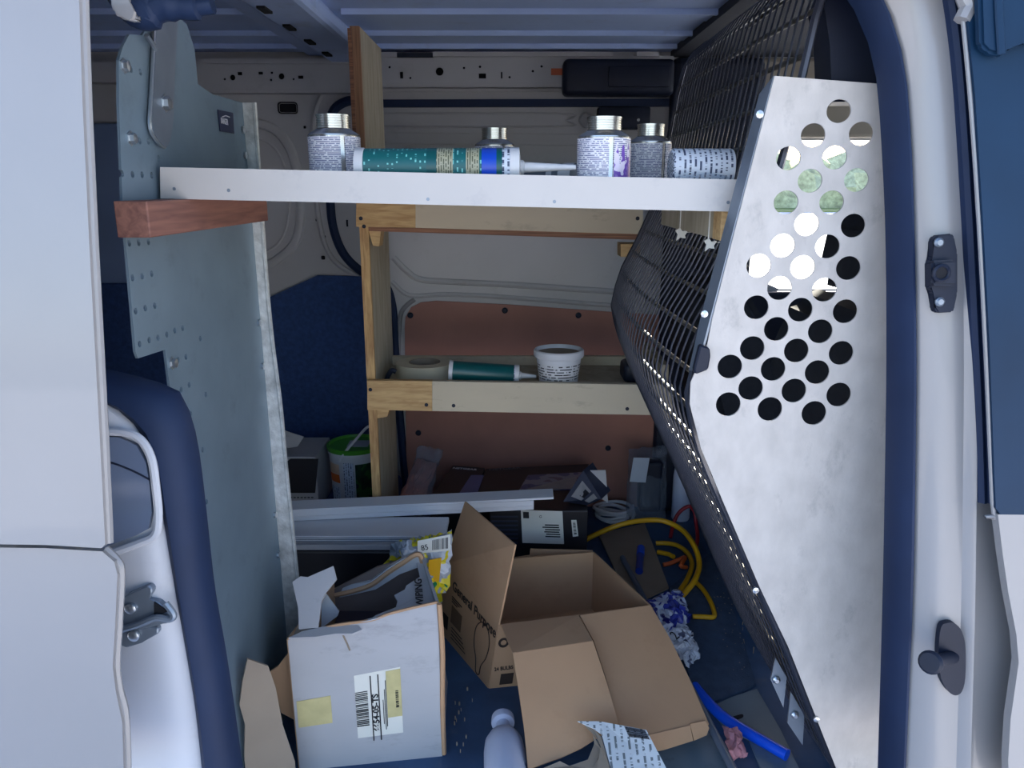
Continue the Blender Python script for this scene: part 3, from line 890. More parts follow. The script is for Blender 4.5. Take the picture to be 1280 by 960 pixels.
for a, b in wh:
    c = p2(a, b, YW)
    e = p2(a + 15.4, b, YW)
    f = p2(a, b - 15, YW)
    rx, rz = e[0] - c[0], f[1] - c[1]
    hol.append([(c[0] + rx * math.cos(2 * PI * k / 28), c[1] + rz * math.sin(2 * PI * k / 28)) for k in range(28)])
fin(plate([p2(a, b, YW) for a, b in wo], hol, .0025, XZ(YW)), 'sheet', M_ALU, t)
fin(sheet([PY(968, 95, YW), PY(889, 400, YW), PY(872, 462, YW), PY(862, 463, YW + .02), PY(876, 400, YW + .022), PY(950, 118, YW + .022)], .0025), 'folded_edge', M_STRAP, t)
bm = sheet([PY(a, b, YW - .004) for a, b in ((874, 430), (886, 434), (887, 444), (884, 461), (868, 467), (866, 462))], .012)
bmesh.ops.bevel(bm, geom=bm.edges[:], offset=.002, segments=1, affect='EDGES')
fin(bm, 'edge_bracket', M_BLACK, t)
for a, b in ((949, 143), (944, 737), (1020, 898), (880, 392)):
    fin(lathe([(0, 0), (.0045, 0), (.0045, .003), (0, .004)], PY(a, b, YW - .001), (0, -1, 0), 8), 'bolt', M_BOLT, t)

mb = thing('wire_mesh_bulkhead', 'black welded wire mesh bulkhead between cargo bay and cab', 'bulkhead', (0.4, 1.3, 0.0))
prof = [PY(a, b, .95) for a, b in ((1090, 1030), (1042, 960), (982, 812), (903, 635), (873, 562), (860, 505), (862, 480), (884, 412))] + [PY(a, b, 1.065) for a, b in ((920, 275), (962, 110))]
prof = [Vector((p.x, 0, p.z)) for p in prof]
dtop = (prof[-1] - prof[-2]).normalized()
ptop = prof[-1] + dtop * ((1.235 - prof[-1].z) / dtop.z)
prof = [Vector((prof[0].x + .05, 0, .012))] + prof + [ptop, ptop + Vector((.045, 0, .05)), ptop + Vector((.13, 0, .085))]
prof = smooth_path(prof, 4)
Y0, Y1 = .955, 1.715
arc = resample(prof, 31)
def shiftx(y, z):   # the panel swells towards the cargo bay in the middle, less where the shelf meets it
    u = (y - Y0) / (Y1 - Y0)
    k = min(1, max(0, (z - .78) / .12))
    return -(0.018 - 0.012 * k) * math.sin(PI * min(1, max(0, u)))
n = 0
y = Y0 + .004
while y <= Y1:
    pts = [p + Vector((shiftx(y, p.z), y, 0)) for p in prof[::2]]
    fin(tube(pts, .0016, 5), 'upright_wire', M_WIRE, mb)
    y += .025
for i, p in enumerate(arc):
    tz = (arc[min(i + 1, len(arc) - 1)] - arc[max(i - 1, 0)]).normalized()
    nrm = Vector((tz.z, 0, -tz.x))
    pts = [p + nrm * .004 + Vector((shiftx(yy, p.z), yy, 0)) for yy in [Y0 + (Y1 - Y0) * k / 10 for k in range(11)]]
    fin(tube(pts, .0034, 8), 'cross_wire', M_WIREX, mb, True)
for yy in (Y0, Y1):
    fin(tube([p + Vector((0.002, yy, 0)) for p in prof[::2]], .005, 7), 'edge_rod', M_WIRE, mb, True)
for pts, b in ((((963, 849), (969, 822), (983, 846), (979, 884)), (970, 849)), (((984, 903), (988, 864), (1005, 893), (1003, 931)), (993, 893))):
    cp = fin(sheet([PY(a, c, 1.02) for a, c in pts], .003), 'clamp_plate', M_STRAP, mb)
    fin(lathe([(0, 0), (.006, 0), (.006, .003), (.003, .006), (0, .006)], PY(*b, 1.018), (0, -1, 0), 10), 'clamp_bolt', M_BOLT, cp, True)

# seats in the cab
def seat(y0, y1, label, dx=0.0, dz=0.0):
    s = thing('car_seat', label, 'seat', (.75 + dx, (y0 + y1) / 2, 0), 'cab seats')
    def ext(poly, ya, yb, nm, bev):
        bm = bmesh.new()
        a = [bm.verts.new((x + dx, ya, z * (1 + dz))) for x, z in poly]
        b = [bm.verts.new((x + dx, yb, z * (1 + dz))) for x, z in poly]
        bm.faces.new(a)
        bm.faces.new(b[::-1])
        for i in range(len(poly)):
            j = (i + 1) % len(poly)
            bm.faces.new((a[i], a[j], b[j], b[i]))
        bmesh.ops.bevel(bm, geom=bm.edges[:], offset=bev, segments=3, affect='EDGES')
        fin(bm, nm, M_SEAT, s, True)
    ext([(.60, .10), (.42, .66), (.46, .76), (.52, .78), (.58, .70), (.76, .16)], y0, y1, 'backrest', .02)
    ext([(.62, .10), (.64, .26), (1.1, .30), (1.14, .24), (1.12, .12)], y0, y1, 'cushion', .03)
    m_ = (y0 + y1) / 2
    ext([(.455, .79), (.47, .90), (.53, .92), (.565, .88), (.555, .80)], m_ - .11, m_ + .11, 'headrest', .02)
    ext([(.50, .74), (.50, .82), (.52, .82), (.52, .74)], m_ - .05, m_ + .05, 'headrest_post', .003)
    ext([(.66, .0), (.66, .12), (1.05, .12), (1.05, .0)], y0 + .06, y1 - .06, 'base', .01)
seat(.98, 1.40, 'dark cab seat behind the perforated wing panel', .05, .06)
seat(1.72, 2.14, 'dark cab seat beside the driver window', .0)

# ================================================================== WOODEN SHELVES
# rear shelf unit against the far wall
XS = -0.342
FY = 1.745
SHZ = PY(600, 476, FY).z - .026
t = thing('shelf_unit', 'plywood and pine shelf unit standing against the far wall', 'shelving', (0, 1.9, 0.0))
fin(nbox((XS + .002, FY + .02, 0.0), (XS + .020, 2.035, 1.325)), 'side_panel', M_PLY, t)
fin(nbox((XS, FY + .008, 0.0), (XS + .020, FY + .0201, .97)), 'side_edge', M_PINEZ, t)
fin(nbox((XS, FY + .008, .97), (XS + .020, FY + .0201, 1.325)), 'side_edge', mat('ply_edge_shaded', (150, 112, 84), .8, var=.3, scale=9, stretch=(30, 30, 1)), t)  # upper ply edge, with the shade above the shelf put into its colour
fin(nbox((.352, FY + .02, SHZ - .06), (.370, 2.035, SHZ + .06)), 'end_board', M_PLY, t)
for (pts, m, nm) in (
        (((460, 474.5), (540.5, 475.5), (540.5, 512.5), (460, 511)), M_PINE, 'front_rail'),
        (((540.8, 475.5), (840, 480.5), (840, 518), (540.8, 512.5)), M_GREYBOARD, 'front_rail'),
        (((446, 236), (519.8, 238), (519.8, 284.5), (446, 283)), M_PINE, 'top_rail'),
        (((520, 238), (803, 244), (803, 292.5), (520, 284.5)), M_GREYBOARD, 'top_rail')):
    q = [PY(a, b, FY) for a, b in pts]
    q = [Vector((p.x, FY, min(p.z, .984))) for p in q]
    fin(sheet(q, .017, n=(0, -1, 0)), nm, m, t)
q = [PY(a, b, FY + .01) for a, b in ((452, 283.5), (803, 292), (803, 300), (452, 288.5))]
fin(hexa([q[3], q[2], q[2] + Vector((0, .26, .0)), q[3] + Vector((0, .26, 0)), q[0], q[1], q[1] + Vector((0, .26, 0)), q[0] + Vector((0, .26, 0))]), 'plywood_shelf', M_PLYEDGE, t)
fin(nbox((XS + .02, FY, SHZ - .014), (.352, 2.035, SHZ)), 'shelf_board', M_PLY, t)
zt = PY(640, 444.5, 2.03).z
fin(nbox((XS + .02, 2.018, zt - .064), (.352, 2.035, zt)), 'back_rail', M_GREYBOARD, t)
# small glue blocks
for pts, d in (((461, 289), (476, 289), (474, 308), (466, 307)), .05), (((776, 305), (800, 305), (800, 322), (776, 321)), .06), (((463, 511), (487, 511), (484, 521), (470, 523)), .05), (((820, 516), (838, 516), (834, 530), (826, 528)), .05):
    q = [PY(a, b, FY + .012) for a, b in pts]
    k = Vector((0, d, 0))
    fin(hexa([q[3], q[2], q[2] + k, q[3] + k, q[0], q[1], q[1] + k, q[0] + k]), 'corner_block', M_PINE, t)
for a, b in ((451, 273), (463, 487), (533, 506), (567, 507), (784, 511), (797, 273), (455, 283)):
    fin(lathe([(0, 0), (.0045, 0), (.0045, .001), (0, .001)], PY(a, b, FY - .0085), (0, -1, 0), 10), 'screw_head', M_BLACK, t)
# reddish ply strip at the top of the upright
fin(nbox((XS - .004, FY + .004, 1.02), (XS + .004, FY + .03, 1.32)), 'splintered_edge', M_PLYEDGE, t)

# top shelf with white front board
TZ = 0.998
t = thing('top_shelf', 'long shelf with white painted front board carried on wooden cleats', 'shelf', (0, 1.2, .94))
q = [PY(a, b, .985) for a, b in ((204, 209), (921.5, 224.5), (920.5, 264.5), (204.5, 248))]
fin(sheet([Vector((p.x, .985, p.z)) for p in q], .018, n=(0, -1, 0)), 'front_board', M_WHITEBOARD, t)
fin(plate([(-.405, .994), (.285, .994), (.285, 2.03), (XS + .021, 2.03), (XS + .021, FY + .007), (XS - .005, FY + .003), (-.405, FY + .003)], [], .014, frame((0, 0, TZ - .007), (1, 0, 0), (0, 1, 0))), 'deck', M_PLY, t)
cl0, cl1 = PY(178, 249, .86), PY(196, 295, .86)
fin(nbox((XP + .004, .862, .944), (-.399, 1.285, .9835), bev=.0015), 'cleat', M_RED, t)
fin(nbox((.266, 1.0, .932), (.2885, 1.40, .9842), bev=.0015), 'cleat', M_PLY, t)
fin(nbox((.2655, .996, .9315), (.289, 1.035, .9838), bev=.001), 'cleat_end', M_PINE, t)
for a, b in ((286, 238), (535, 249), (693, 252), (910, 253), (218, 236)):
    fin(lathe([(0, 0), (.0022, 0), (.0022, .0008), (0, .0008)], PY(a, b, .9765), (0, -1, 0), 8), 'nail_head', M_STRAP, t)
for a, b, yy in ((851, 292, 1.235), (887, 305, 1.052)):
    c = PY(a, b, yy)
    tie = thing('zip_tie', 'pale zip tie on the wire mesh under the ' + ('pine end of the shelf cleat' if a > 870 else 'far plain length of the shelf cleat'), 'zip tie', c, 'zip ties on the right cleat')
    fin(sheet([PY(a + dx, b + dy, yy) for dx, dy in ((-7, -4), (-1, -7), (2, -3), (9, -4), (5, 2), (6, 6), (-1, 5), (-6, 9), (-4, 1))], .004), 'tail', M_PAPER, tie)
    fin(tube([Vector((x_, yy, z_)) for x_, z_ in ((.265, c.z + .002), (.265, .984), (.306, .984), (.306, c.z + .002))], .0012, 5, closed=True), 'strap', M_PAPER, tie)

# ------------------------------------------------------------------ cans
def can(px, y, r, h, label, purple=False, foil=False):
    x = PY(px, 225, y).x
    b = Vector((x, y, TZ))
    o = thing('solvent_can', label, 'can', b, 'solvent cans on the top shelf')
    fin(lathe([(0, 0), (r, 0), (r + .0008, .002), (r, .004), (r, h * .70), (r + .0008, h * .705), (r + .0006, h * .72), (r * .93, h * .745), (r * .72, h * .79), (r * .70, h * .80), (0, h * .80)], b, seg=36), 'body', M_TIN, o, True)
    # paper label: wraps round all but one seam
    bm = bmesh.new()
    a0, a1 = (-250, 88)
    if foil:
        a0, a1 = (-250, 88)
    seamc = -60 if not foil else -80
    ks = [math.radians(seamc + 5 + (350) * i / 48) for i in range(49)]
    R = r + .0009
    lo = [bm.verts.new(b + Vector((R * math.cos(k), R * math.sin(k), .005))) for k in ks]
    hi = [bm.verts.new(b + Vector((R * math.cos(k), R * math.sin(k), h * .69))) for k in ks]
    for i in range(48):
        bm.faces.new((lo[i], lo[i + 1], hi[i + 1], hi[i]))
    lb = fin(bm, 'paper_label', M_CANP, o, True)
    if purple:
        bm = bmesh.new()
        ks = [math.radians(seamc + 6 + 60 * i / 12) for i in range(13)]
        R = r + .0014
        lo = [bm.verts.new(b + Vector((R * math.cos(k), R * math.sin(k), .005))) for k in ks]
        hi = [bm.verts.new(b + Vector((R * math.cos(k), R * math.sin(k), .02 + h * .40 * abs(math.sin(i * .9 + .6))))) for i, k in enumerate(ks)]
        for i in range(12):
            bm.faces.new((lo[i], lo[i + 1], hi[i + 1], hi[i]))
        fin(bm, 'purple_flash', M_PURPLE, o, True)
    cr = r * .66
    pr = [(0, h * .79), (cr * .93, h * .80)]
    for k in range(5):
        z = h * (.81 + .034 * k)
        pr += [(cr, z), (cr, z + h * .018), (cr * .95, z + h * .022), (cr * .95, z + h * .03)]
    pr += [(cr * 1.03, h * .975), (cr * 1.03, h * .995), (cr * .9, h), (0, h)]
    fin(lathe(pr, b, seg=36), 'screw_cap', M_TIN, o, True)
can(420.5, 1.09, .0342, .094, 'silver capped can with white small-print label beside the teal tube end')
can(618.5, 1.40, .0335, .098, 'silver capped can standing behind the teal tube, deepest on the shelf')
can(753.5, 1.04, .0335, .087, 'tallest looking can with purple flash and bright seam by the smaller one', True, True)
can(811, 1.20, .0305, .090, 'smaller white label can beside the printed white tube', False)

# ------------------------------------------------------------------ sealant tubes
def cartridge(name, label, a, b, r, body_m, bands, group, nozzle=None, cap=True):
    a, b = Vector(a), Vector(b)
    ax = (b - a).normalized()
    L = (b - a).length
    o = thing(name, label, 'tube', Vector((a.x, a.y, a.z - r)), group)
    fin(lathe([(0, 0), (r * .9, 0), (r, .002), (r, L - .002), (r * .95, L), (0, L)], a, ax, 24), 'barrel', body_m, o, True)
    for s0, s1, m in bands:
        R = r + .0006
        fin(lathe([(R, L * s0), (R, L * s1)], a, ax, 24), 'printed_band', m, o, True)
    if cap:
        fin(lathe([(0, -.001), (r * 1.04, -.001), (r * 1.04, L * .045), (r, L * .05)], a, ax, 24), 'end_cap', M_PLW, o, True)
        fin(lathe([(r, L * .945), (r * 1.05, L * .95), (r * 1.05, L * 1.005), (r * .6, L * 1.012), (0, L * 1.012)], a, ax, 24), 'collar', M_PLW, o, True)
    if nozzle:
        nz = fin(lathe([(0, L), (nozzle[1], L), (nozzle[1], L + .006), (nozzle[1] * .75, L + .008), (nozzle[1] * .35, L + nozzle[0]), (0, L + nozzle[0])], a, ax, 16), 'nozzle', M_PLW, o, True)
    return o
gz = TZ + .0245
a, b = PY(447, 205, 1.03), PY(648, 207, 1.03)
cartridge('sealant_tube', 'teal sealant tube with blue label lying behind the white board', (a.x, 1.03, gz), (b.x, 1.03, gz), .0235, M_TEAL,
          [(.46 - .02, .50, M_TEALP), (.50, .60, M_GOLDP), (.60, .68, M_TEAL), (.68, .76, M_GOLDP), (.775, .865, M_BLUE), (.865, .90, M_TEALP), (.90, .95, M_TUBEP)], None, (.074, .009))
a, b = PY(838, 205, 1.045), PY(914, 207, 1.045)
cartridge('printed_tube', 'short white printed tube at the mesh end of the top shelf', (a.x, 1.045, TZ + .0245), (b.x, 1.045, TZ + .0245), .0240, M_TUBEP, [], None, None, False)
a, b = PY(722, 210, 1.22), PY(664, 210, 1.30)
o = cartridge('nozzle_tube', 'grey tube with white cap lying between the middle can and the purple can', (b.x, 1.30, TZ + .018), (a.x, 1.22, TZ + .018), .017, M_STRAP, [(.0, .35, M_STRAP), (.5, .62, M_PLW), (.75, 1, M_PLW)], None, None, False)
# crumpled film scrap
o = fin(sheet([PY(a, b, 1.005) for a, b in ((845, 221), (862, 218), (885, 216.5), (905, 219), (914, 223), (914, 230), (845, 230))], .002), 'film_scrap', M_CLEAR)
tag(o, 'grey scrap of film on the board edge below the printed white tube', 'scrap')

# ------------------------------------------------------------------ things on the middle shelf
c = PY(531, 462, 1.90)
o = thing('tape_roll', 'roll of cream tape lying flat on the middle shelf', 'tape', (c.x, 1.90, SHZ))
fin(lathe([(.040, 0), (.072, 0), (.072, .036), (.040, .036), (.040, 0)], (c.x, 1.90, SHZ), seg=36), 'tape', mat('cream_tape', (206, 196, 170), .6, var=.05), o, True)
fin(lathe([(.036, .001), (.040, .001), (.040, .037), (.036, .037), (.036, .001)], (c.x, 1.90, SHZ), seg=36), 'core', M_KRAFT_D, o, True)
a, b = PY(562, 460, 1.797), PY(648, 466, 1.797)
cartridge('sealant_tube', 'dark teal sealant tube leaning beside the white tub on the middle shelf', (a.x, 1.797, SHZ + .038), (b.x, 1.797, SHZ + .0265), .0245, M_TEALP, [(.93, 1.0, M_TUBEP)], None, (.043, .010))
o = fin(nbox((a.x + .006, 1.775, SHZ), (a.x + .045, 1.822, SHZ + .0125), bev=.003), 'rubber_scrap', M_BLACK)
tag(o, 'small black scrap under the raised end of the dark teal tube', 'scrap')
c = PY(698, 476, 1.81)
o = thing('plastic_tub', 'white plastic tub with printed lines on the middle shelf', 'tub', (c.x, 1.81, SHZ))
b = Vector((c.x, 1.81, SHZ))
h = PY(698, 436, 1.81).z - SHZ
fin(lathe([(0, .002), (.044, 0), (.046, .004), (.054, h * .78), (.059, h * .80), (.061, h * .84), (.0605, h * .97), (.058, h), (.055, h), (.053, h * .9), (.045, .012), (0, .010)], b, seg=40), 'tub_body', M_PLW, o, True)
fin(lathe([(.0475, .016), (.0530, h * .66)], b, seg=40), 'print', printed('tub_print', (212, 212, 212), (60, 60, 64), 'Z', 150, .42, .46, along=120), o, True)
fin(lathe([(0, h * .90), (.053, h * .90)], b, seg=30), 'contents', M_KRAFT_D, o)
c = PY(800, 470, 1.84)
o = fin(nbox((c.x - .043, 1.82, SHZ), (min(c.x + .04, .3525), 1.90, SHZ + .048), bev=.012, seg=3), 'black_pouch', M_BLACK, smooth=True)
tag(o, 'small black pouch at the mesh end of the middle shelf', 'pouch')
o = fin(tube(smooth_path([PY(a, b, 1.80) for a, b in ((483, 475), (486, 468), (490, 463), (495, 465))], 4), .006, 8), 'black_clip', M_BLACK, smooth=True)
tag(o, 'black bent clip between the plywood upright and the tape roll', 'clip')

# ================================================================== CLUTTER ON THE FLOOR
def V(p, dz=0, dy=0, dx=0):
    return Vector((p.x + dx, p.y + dy, p.z + dz))
def quad_frame(tl, tr, bl):
    """frame with x along tl->tr, y along bl->tl"""
    return frame(bl, tr - tl, tl - bl)
def on_quad(q, s, r, lift=.001):
    """point on quad q=[tl,tr,br,bl] at s across, r down"""
    p = q[0].lerp(q[1], s).lerp(q[3].lerp(q[2], s), r)
    n = (q[1] - q[0]).cross(q[0] - q[3]).normalized()
    if n.dot(EYE - p) < 0:
        n = -n
    return p + n * lift
def patch(q, s0, r0, s1, r1, m, parent, name, lift=.001, th=.0006):
    return fin(sheet([on_quad(q, s0, r0, lift), on_quad(q, s1, r0, lift), on_quad(q, s1, r1, lift), on_quad(q, s0, r1, lift)], th), name, m, parent)
def text_quad(q, s, r, body, size, m, parent, lift=.0016, rot=0.0, sx=1.0, bold=0.0, align='LEFT'):
    x = (q[1] - q[0]).normalized()
    y = (q[0] - q[3]).normalized()
    M = frame(on_quad(q, s, r, lift), x, y) @ Matrix.Rotation(rot, 4, 'Z')
    return text(body, size, M, m, parent, sx=sx, bold=bold, align=align)
def barcode(q, s0, r0, s1, r1, m, parent, n=18, vertical=False, lift=.0012):
    bm = bmesh.new()
    rnd = random.Random(3)
    for i in range(n):
        f0 = i / n
        f1 = f0 + rnd.uniform(.25, .75) / n
        if vertical:
            a = (s0, r0 + (r1 - r0) * f0, s1, r0 + (r1 - r0) * f1)
        else:
            a = (s0 + (s1 - s0) * f0, r0, s0 + (s1 - s0) * f1, r1)
        sheet([on_quad(q, a[0], a[1], lift), on_quad(q, a[2], a[1], lift), on_quad(q, a[2], a[3], lift), on_quad(q, a[0], a[3], lift)], .0004, bm)
    return fin(bm, 'barcode', m, parent)

# ------------------------------------------------------------------ torn white box
def on_plane(pts, a, b, c):
    n = (b - a).cross(c - a)
    out = []
    for x, y in pts:
        d = ray(x, y)
        out.append(EYE + d * ((a - EYE).dot(n) / d.dot(n)))
    return out
BL, BR = PZ(375, 962, 0.0), PZ(553, 944, 0.0)
TL, TR = PY(360, 799, BL.y - .005), PY(547, 753, BR.y - .010)
bkv = Vector((.02, .22, 0))
t = thing('torn_white_box', 'torn white carton with address label standing on the dark floor', 'box', (BL + BR) / 2 + Vector((0, .1, 0)))
F = [TL, TR, BR, BL]
fin(sheet(F, .005), 'front_wall', M_WCARD, t)
bBL, bBR = BL + Vector((.03, .20, 0)), BR + Vector((-.01, .21, 0))
bTL, bTR = TL + Vector((.03, .20, .0)), PY(527, 692, 1.36)
fin(sheet([TR, bTR, bBR, BR], .005), 'side_wall', M_WCARD, t)
fin(sheet([TL, bTL, bBL, BL], .005), 'side_wall', M_KRAFT, t)
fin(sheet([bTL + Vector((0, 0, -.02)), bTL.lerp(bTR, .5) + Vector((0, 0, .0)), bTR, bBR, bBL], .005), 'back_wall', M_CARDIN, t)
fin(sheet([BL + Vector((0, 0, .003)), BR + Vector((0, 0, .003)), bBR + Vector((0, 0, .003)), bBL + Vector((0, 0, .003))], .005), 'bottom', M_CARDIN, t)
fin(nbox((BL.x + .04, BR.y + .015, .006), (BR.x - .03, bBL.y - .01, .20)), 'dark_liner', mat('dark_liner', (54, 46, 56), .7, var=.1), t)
# torn top flaps
def topz(a, b, yy):
    return PY(a, b, yy)
yt = TL.y
fr = [(452, 783), (470, 770), (495, 760), (497, 752), (493, 745), (506, 738), (508, 733), (525, 722), (520, 700), (526, 694), (533, 718), (541, 738), (548, 753)]
pts = []
for a, b in fr:
    f = (783 - b) / 90.0
    pts.append(PY(a, b, TR.y - .005 + .20 * max(0, f)))
fin(sheet(pts, .004), 'torn_flap', M_WCARD, t)
wp = [PY(a, b, TR.y + .05) for a, b in ((521, 765), (531, 700))]
M = frame(PY(530, 759, TR.y + .035) + Vector((0, -.004, .003)), PY(527, 722, TR.y + .13) - PY(530, 759, TR.y + .035), Vector((-1, 0, .1)))
text('WIPING', .019, M, M_INK, t, sx=1.35, bold=.0003)
fin(sheet([PY(a, b, 1.12 + .1 * (800 - b) / 60) for a, b in ((361, 798), (378, 790), (400, 785), (425, 781), (448, 783), (453, 788), (440, 793), (420, 793), (395, 797))], .004), 'torn_flap', M_WCARD, t)
fin(sheet([PY(a, b, 1.17 + .06 * (760 - b) / 60) for a, b in ((366, 728), (376, 721), (385, 722), (417, 708), (421, 724), (408, 740), (402, 752), (400, 768), (398, 785), (374, 787), (373, 760))], .005), 'torn_flap', M_WCARD, t)
fin(sheet([PY(a, b, 1.155 + .04 * (790 - b) / 60) for a, b in ((366, 797), (375, 776), (390, 753), (396, 752), (398, 788))], .004), 'bent_flap', M_KRAFT_D, t)
fin(sheet([PY(a, b, 1.20 + .03 * (790 - b) / 60) for a, b in ((402, 755), (408, 742), (424, 764), (422, 770), (402, 785))], .004), 'torn_flap', M_WCARD, t)
fin(sheet([PY(a, b, 1.345) for a, b in ((416, 738), (440, 729), (464, 725), (486, 708), (506, 696), (520, 690), (527, 692), (530, 705), (500, 716), (470, 735), (440, 742), (420, 746))], .012), 'back_flap', M_WCARD, t)
fin(tube(smooth_path([PY(a, b, 1.338) for a, b in ((417, 744), (440, 739), (464, 731), (486, 715), (506, 702), (518, 694), (525, 694), (528, 703))], 4), .005, 6), 'torn_edge', M_KRAFT, t, True)
fin(tube(smooth_path([V(p) for p in (TR + Vector((.003, -.004, 0)), TR.lerp(BR, .3) + Vector((.006, -.003, 0)), TR.lerp(BR, .65) + Vector((.003, -.002, 0)), BR + Vector((.003, -.001, .004)))], 5), .0045, 6), 'torn_edge', M_KRAFT, t, True)
fin(tube(smooth_path([TL + Vector((0, 0, .001)), TL.lerp(TR, .3) + Vector((0, 0, .004)), TL.lerp(TR, .55) + Vector((0, 0, -.003)), TL.lerp(TR, .7) + Vector((0, 0, .001)), TR], 5), .003, 6), 'torn_edge', M_KRAFT, t, True)
patch(F, .02, .46, .25, .66, M_TAPE, t, 'tape_patch', .0034)
al = patch(F, .415, .35, .73, .80, M_PAPER, t, 'address_label', .0032)
patch(F, .63, .36, .73, .68, M_TAPE, al, 'label_patch', .0042)
barcode(F, .415, .47, .50, .72, M_INK, al, 20, True, .0042)
for s in (.52, .572):
    patch(F, s, .37, s + .008, .83, M_INK, al, 'label_line', .0042)
text('6654-05-TS', .0142, frame(on_quad(F, .5685, .765, .0044), on_quad(F, .5685, .40, .0044) - on_quad(F, .5685, .765, .0044), -(F[1] - F[0])), M_INK, al, sx=1.15, bold=.0004)
for s_, r0_, r1_ in ((.600, .55, .72), (.612, .48, .76), (.622, .42, .74)):
    patch(F, s_, r0_, s_ + .005, r1_, M_INK, al, 'print_line', .0042)
barcode(F, .69, .50, .71, .62, M_INK, al, 12, True, .0052)
fin(tube([on_quad(F, s, r, .003) for s, r in ((.36, .05), (.385, .12), (.40, .17))], .0016, 5), 'tear', M_KRAFT_D, t)

# grey brown card at the left
ca, cb = Vector((-.433, 1.050, 0)), Vector((-.366, 1.090, 0))
pl = on_plane(((305, 945), (306, 905), (299, 880), (303, 850), (309, 823), (335, 832), (344, 858), (353, 905), (368, 950)), ca, cb, ca + Vector((0, 0, 1)))
pl += [Vector((pl[-1].x, pl[-1].y, 0)), Vector((pl[0].x, pl[0].y, 0))]
o = fin(sheet(pl, .005), 'card_offcut', M_KRAFT_D)
tag(o, 'grey brown card offcut leaning between the rear seal and torn white box', 'cardboard')
o = fin(sheet([PY(a, b, 1.172) for a, b in ((336, 840), (348, 832), (361, 815), (369, 850), (371, 900), (352, 890), (345, 865))], .005), 'bent_card', M_KRAFT)
tag(o, 'bent kraft card scrap tucked against the torn white box side', 'cardboard')

# ------------------------------------------------------------------ brown bulb carton
HB = .155
fl_ = PZ(611, 860, 0.0)
fr_ = Vector((.285, 1.44, 0))
bl_ = PZ(550, 788, 0.0)
br_ = fr_ + (bl_ - fl_)
t = thing('bulb_carton', 'open kraft light bulb carton with printed side and spread flaps', 'box', (fl_ + br_) / 2)
Tfl, Tfr, Tbl, Tbr = PY(624, 781, fl_.y), PZ(813, 757, HB + .002), PY(556, 705, bl_.y), PZ(742, 690, HB)
LQ = [Tbl, Tfl, fl_, bl_]
FQ = [Tfl, Tfr, Vector((Tfr.x, Tfr.y, 0)), fl_]
b0 = Vector((Tbr.x, Tbr.y, 0))
fin(sheet(LQ, .004), 'side_wall', M_KRAFT, t)
fin(sheet(FQ, .004), 'front_wall', M_KRAFT, t)
fin(sheet([Tfr, Tbr, b0, Vector((Tfr.x, Tfr.y, 0))], .004), 'side_wall', M_KRAFT, t)
fin(sheet([Tbl, Tbr, b0, bl_], .004), 'back_wall', M_KRAFT, t)
bt = [V(fl_, .004), V(Vector((Tfr.x, Tfr.y, 0)), .004), V(b0, .004), V(bl_, .004)]
fin(sheet(bt, .004), 'bottom', M_KRAFT, t)
fin(tube([bt[0].lerp(bt[3], .55) + Vector((.02, 0, .004)), bt[1].lerp(bt[2], .55) + Vector((-.02, 0, .004))], .0012, 5), 'bottom_seam', M_CARDIN, t)
fin(tube([bt[0].lerp(bt[1], .45).lerp(bt[3].lerp(bt[2], .45), .55) + Vector((0, 0, .004)), bt[0].lerp(bt[1], .52).lerp(bt[3].lerp(bt[2], .5), .3) + Vector((0, 0, .004))], .0012, 5), 'bottom_seam', M_CARDIN, t)
# flap standing up on the left
lf = [Tbl, Tfl, PY(644.5, 681, Tfl.y - .012), PY(582, 627, Tbl.y + .01)]
fin(sheet(lf, .004), 'side_flap', M_KRAFT, t)
# rear flap stub
fin(sheet([PY(a, b, Tbr.y + .01) for a, b in ((643, 697), (662, 694), (663, 686), (741, 688), (738, 694), (645, 704))], .004), 'rear_flap', M_KRAFT, t)
# front flaps spread towards the door
fA1 = [Tfl + Vector((.004, -.002, .001)), PZ(723, 770, HB + .003), PZ(741, 802, HB + .001), PZ(641, 817, HB - .002)]
fin(sheet(fA1, .004), 'front_flap', M_KRAFT, t)
fA2 = on_plane(((641, 817), (741, 802), (757, 850), (765, 877), (773, 905), (758, 915), (728, 935), (700, 948), (660, 962), (655, 910), (648, 862)), fA1[3], fA1[2], PZ(716, 942, .055))
fin(sheet(fA2, .004), 'front_flap', M_KRAFT, t)
fB = on_plane(((725, 770), (813, 757), (838, 800), (862, 850), (886, 906), (870, 909), (782, 926), (772, 904), (757, 848), (742, 802)), PZ(725, 770, HB + .004), Tfr + Vector((0, 0, .003)), PZ(834, 917, .055))
fin(sheet(fB, .004), 'front_flap', M_KRAFT, t)
lipA = on_plane(((782, 925), (862, 907), (866, 926), (828, 938), (786, 945)), fB[6], fB[5], PZ(826, 938, .036))
fin(sheet(lipA, .004), 'flap_lip', M_KRAFT, t)
fin(sheet(on_plane(((862, 905), (881, 901), (886, 910), (883, 919), (867, 926)), fB[6], fB[5], PZ(826, 938, .036)), .004), 'flap_lip', M_KRAFT, t)
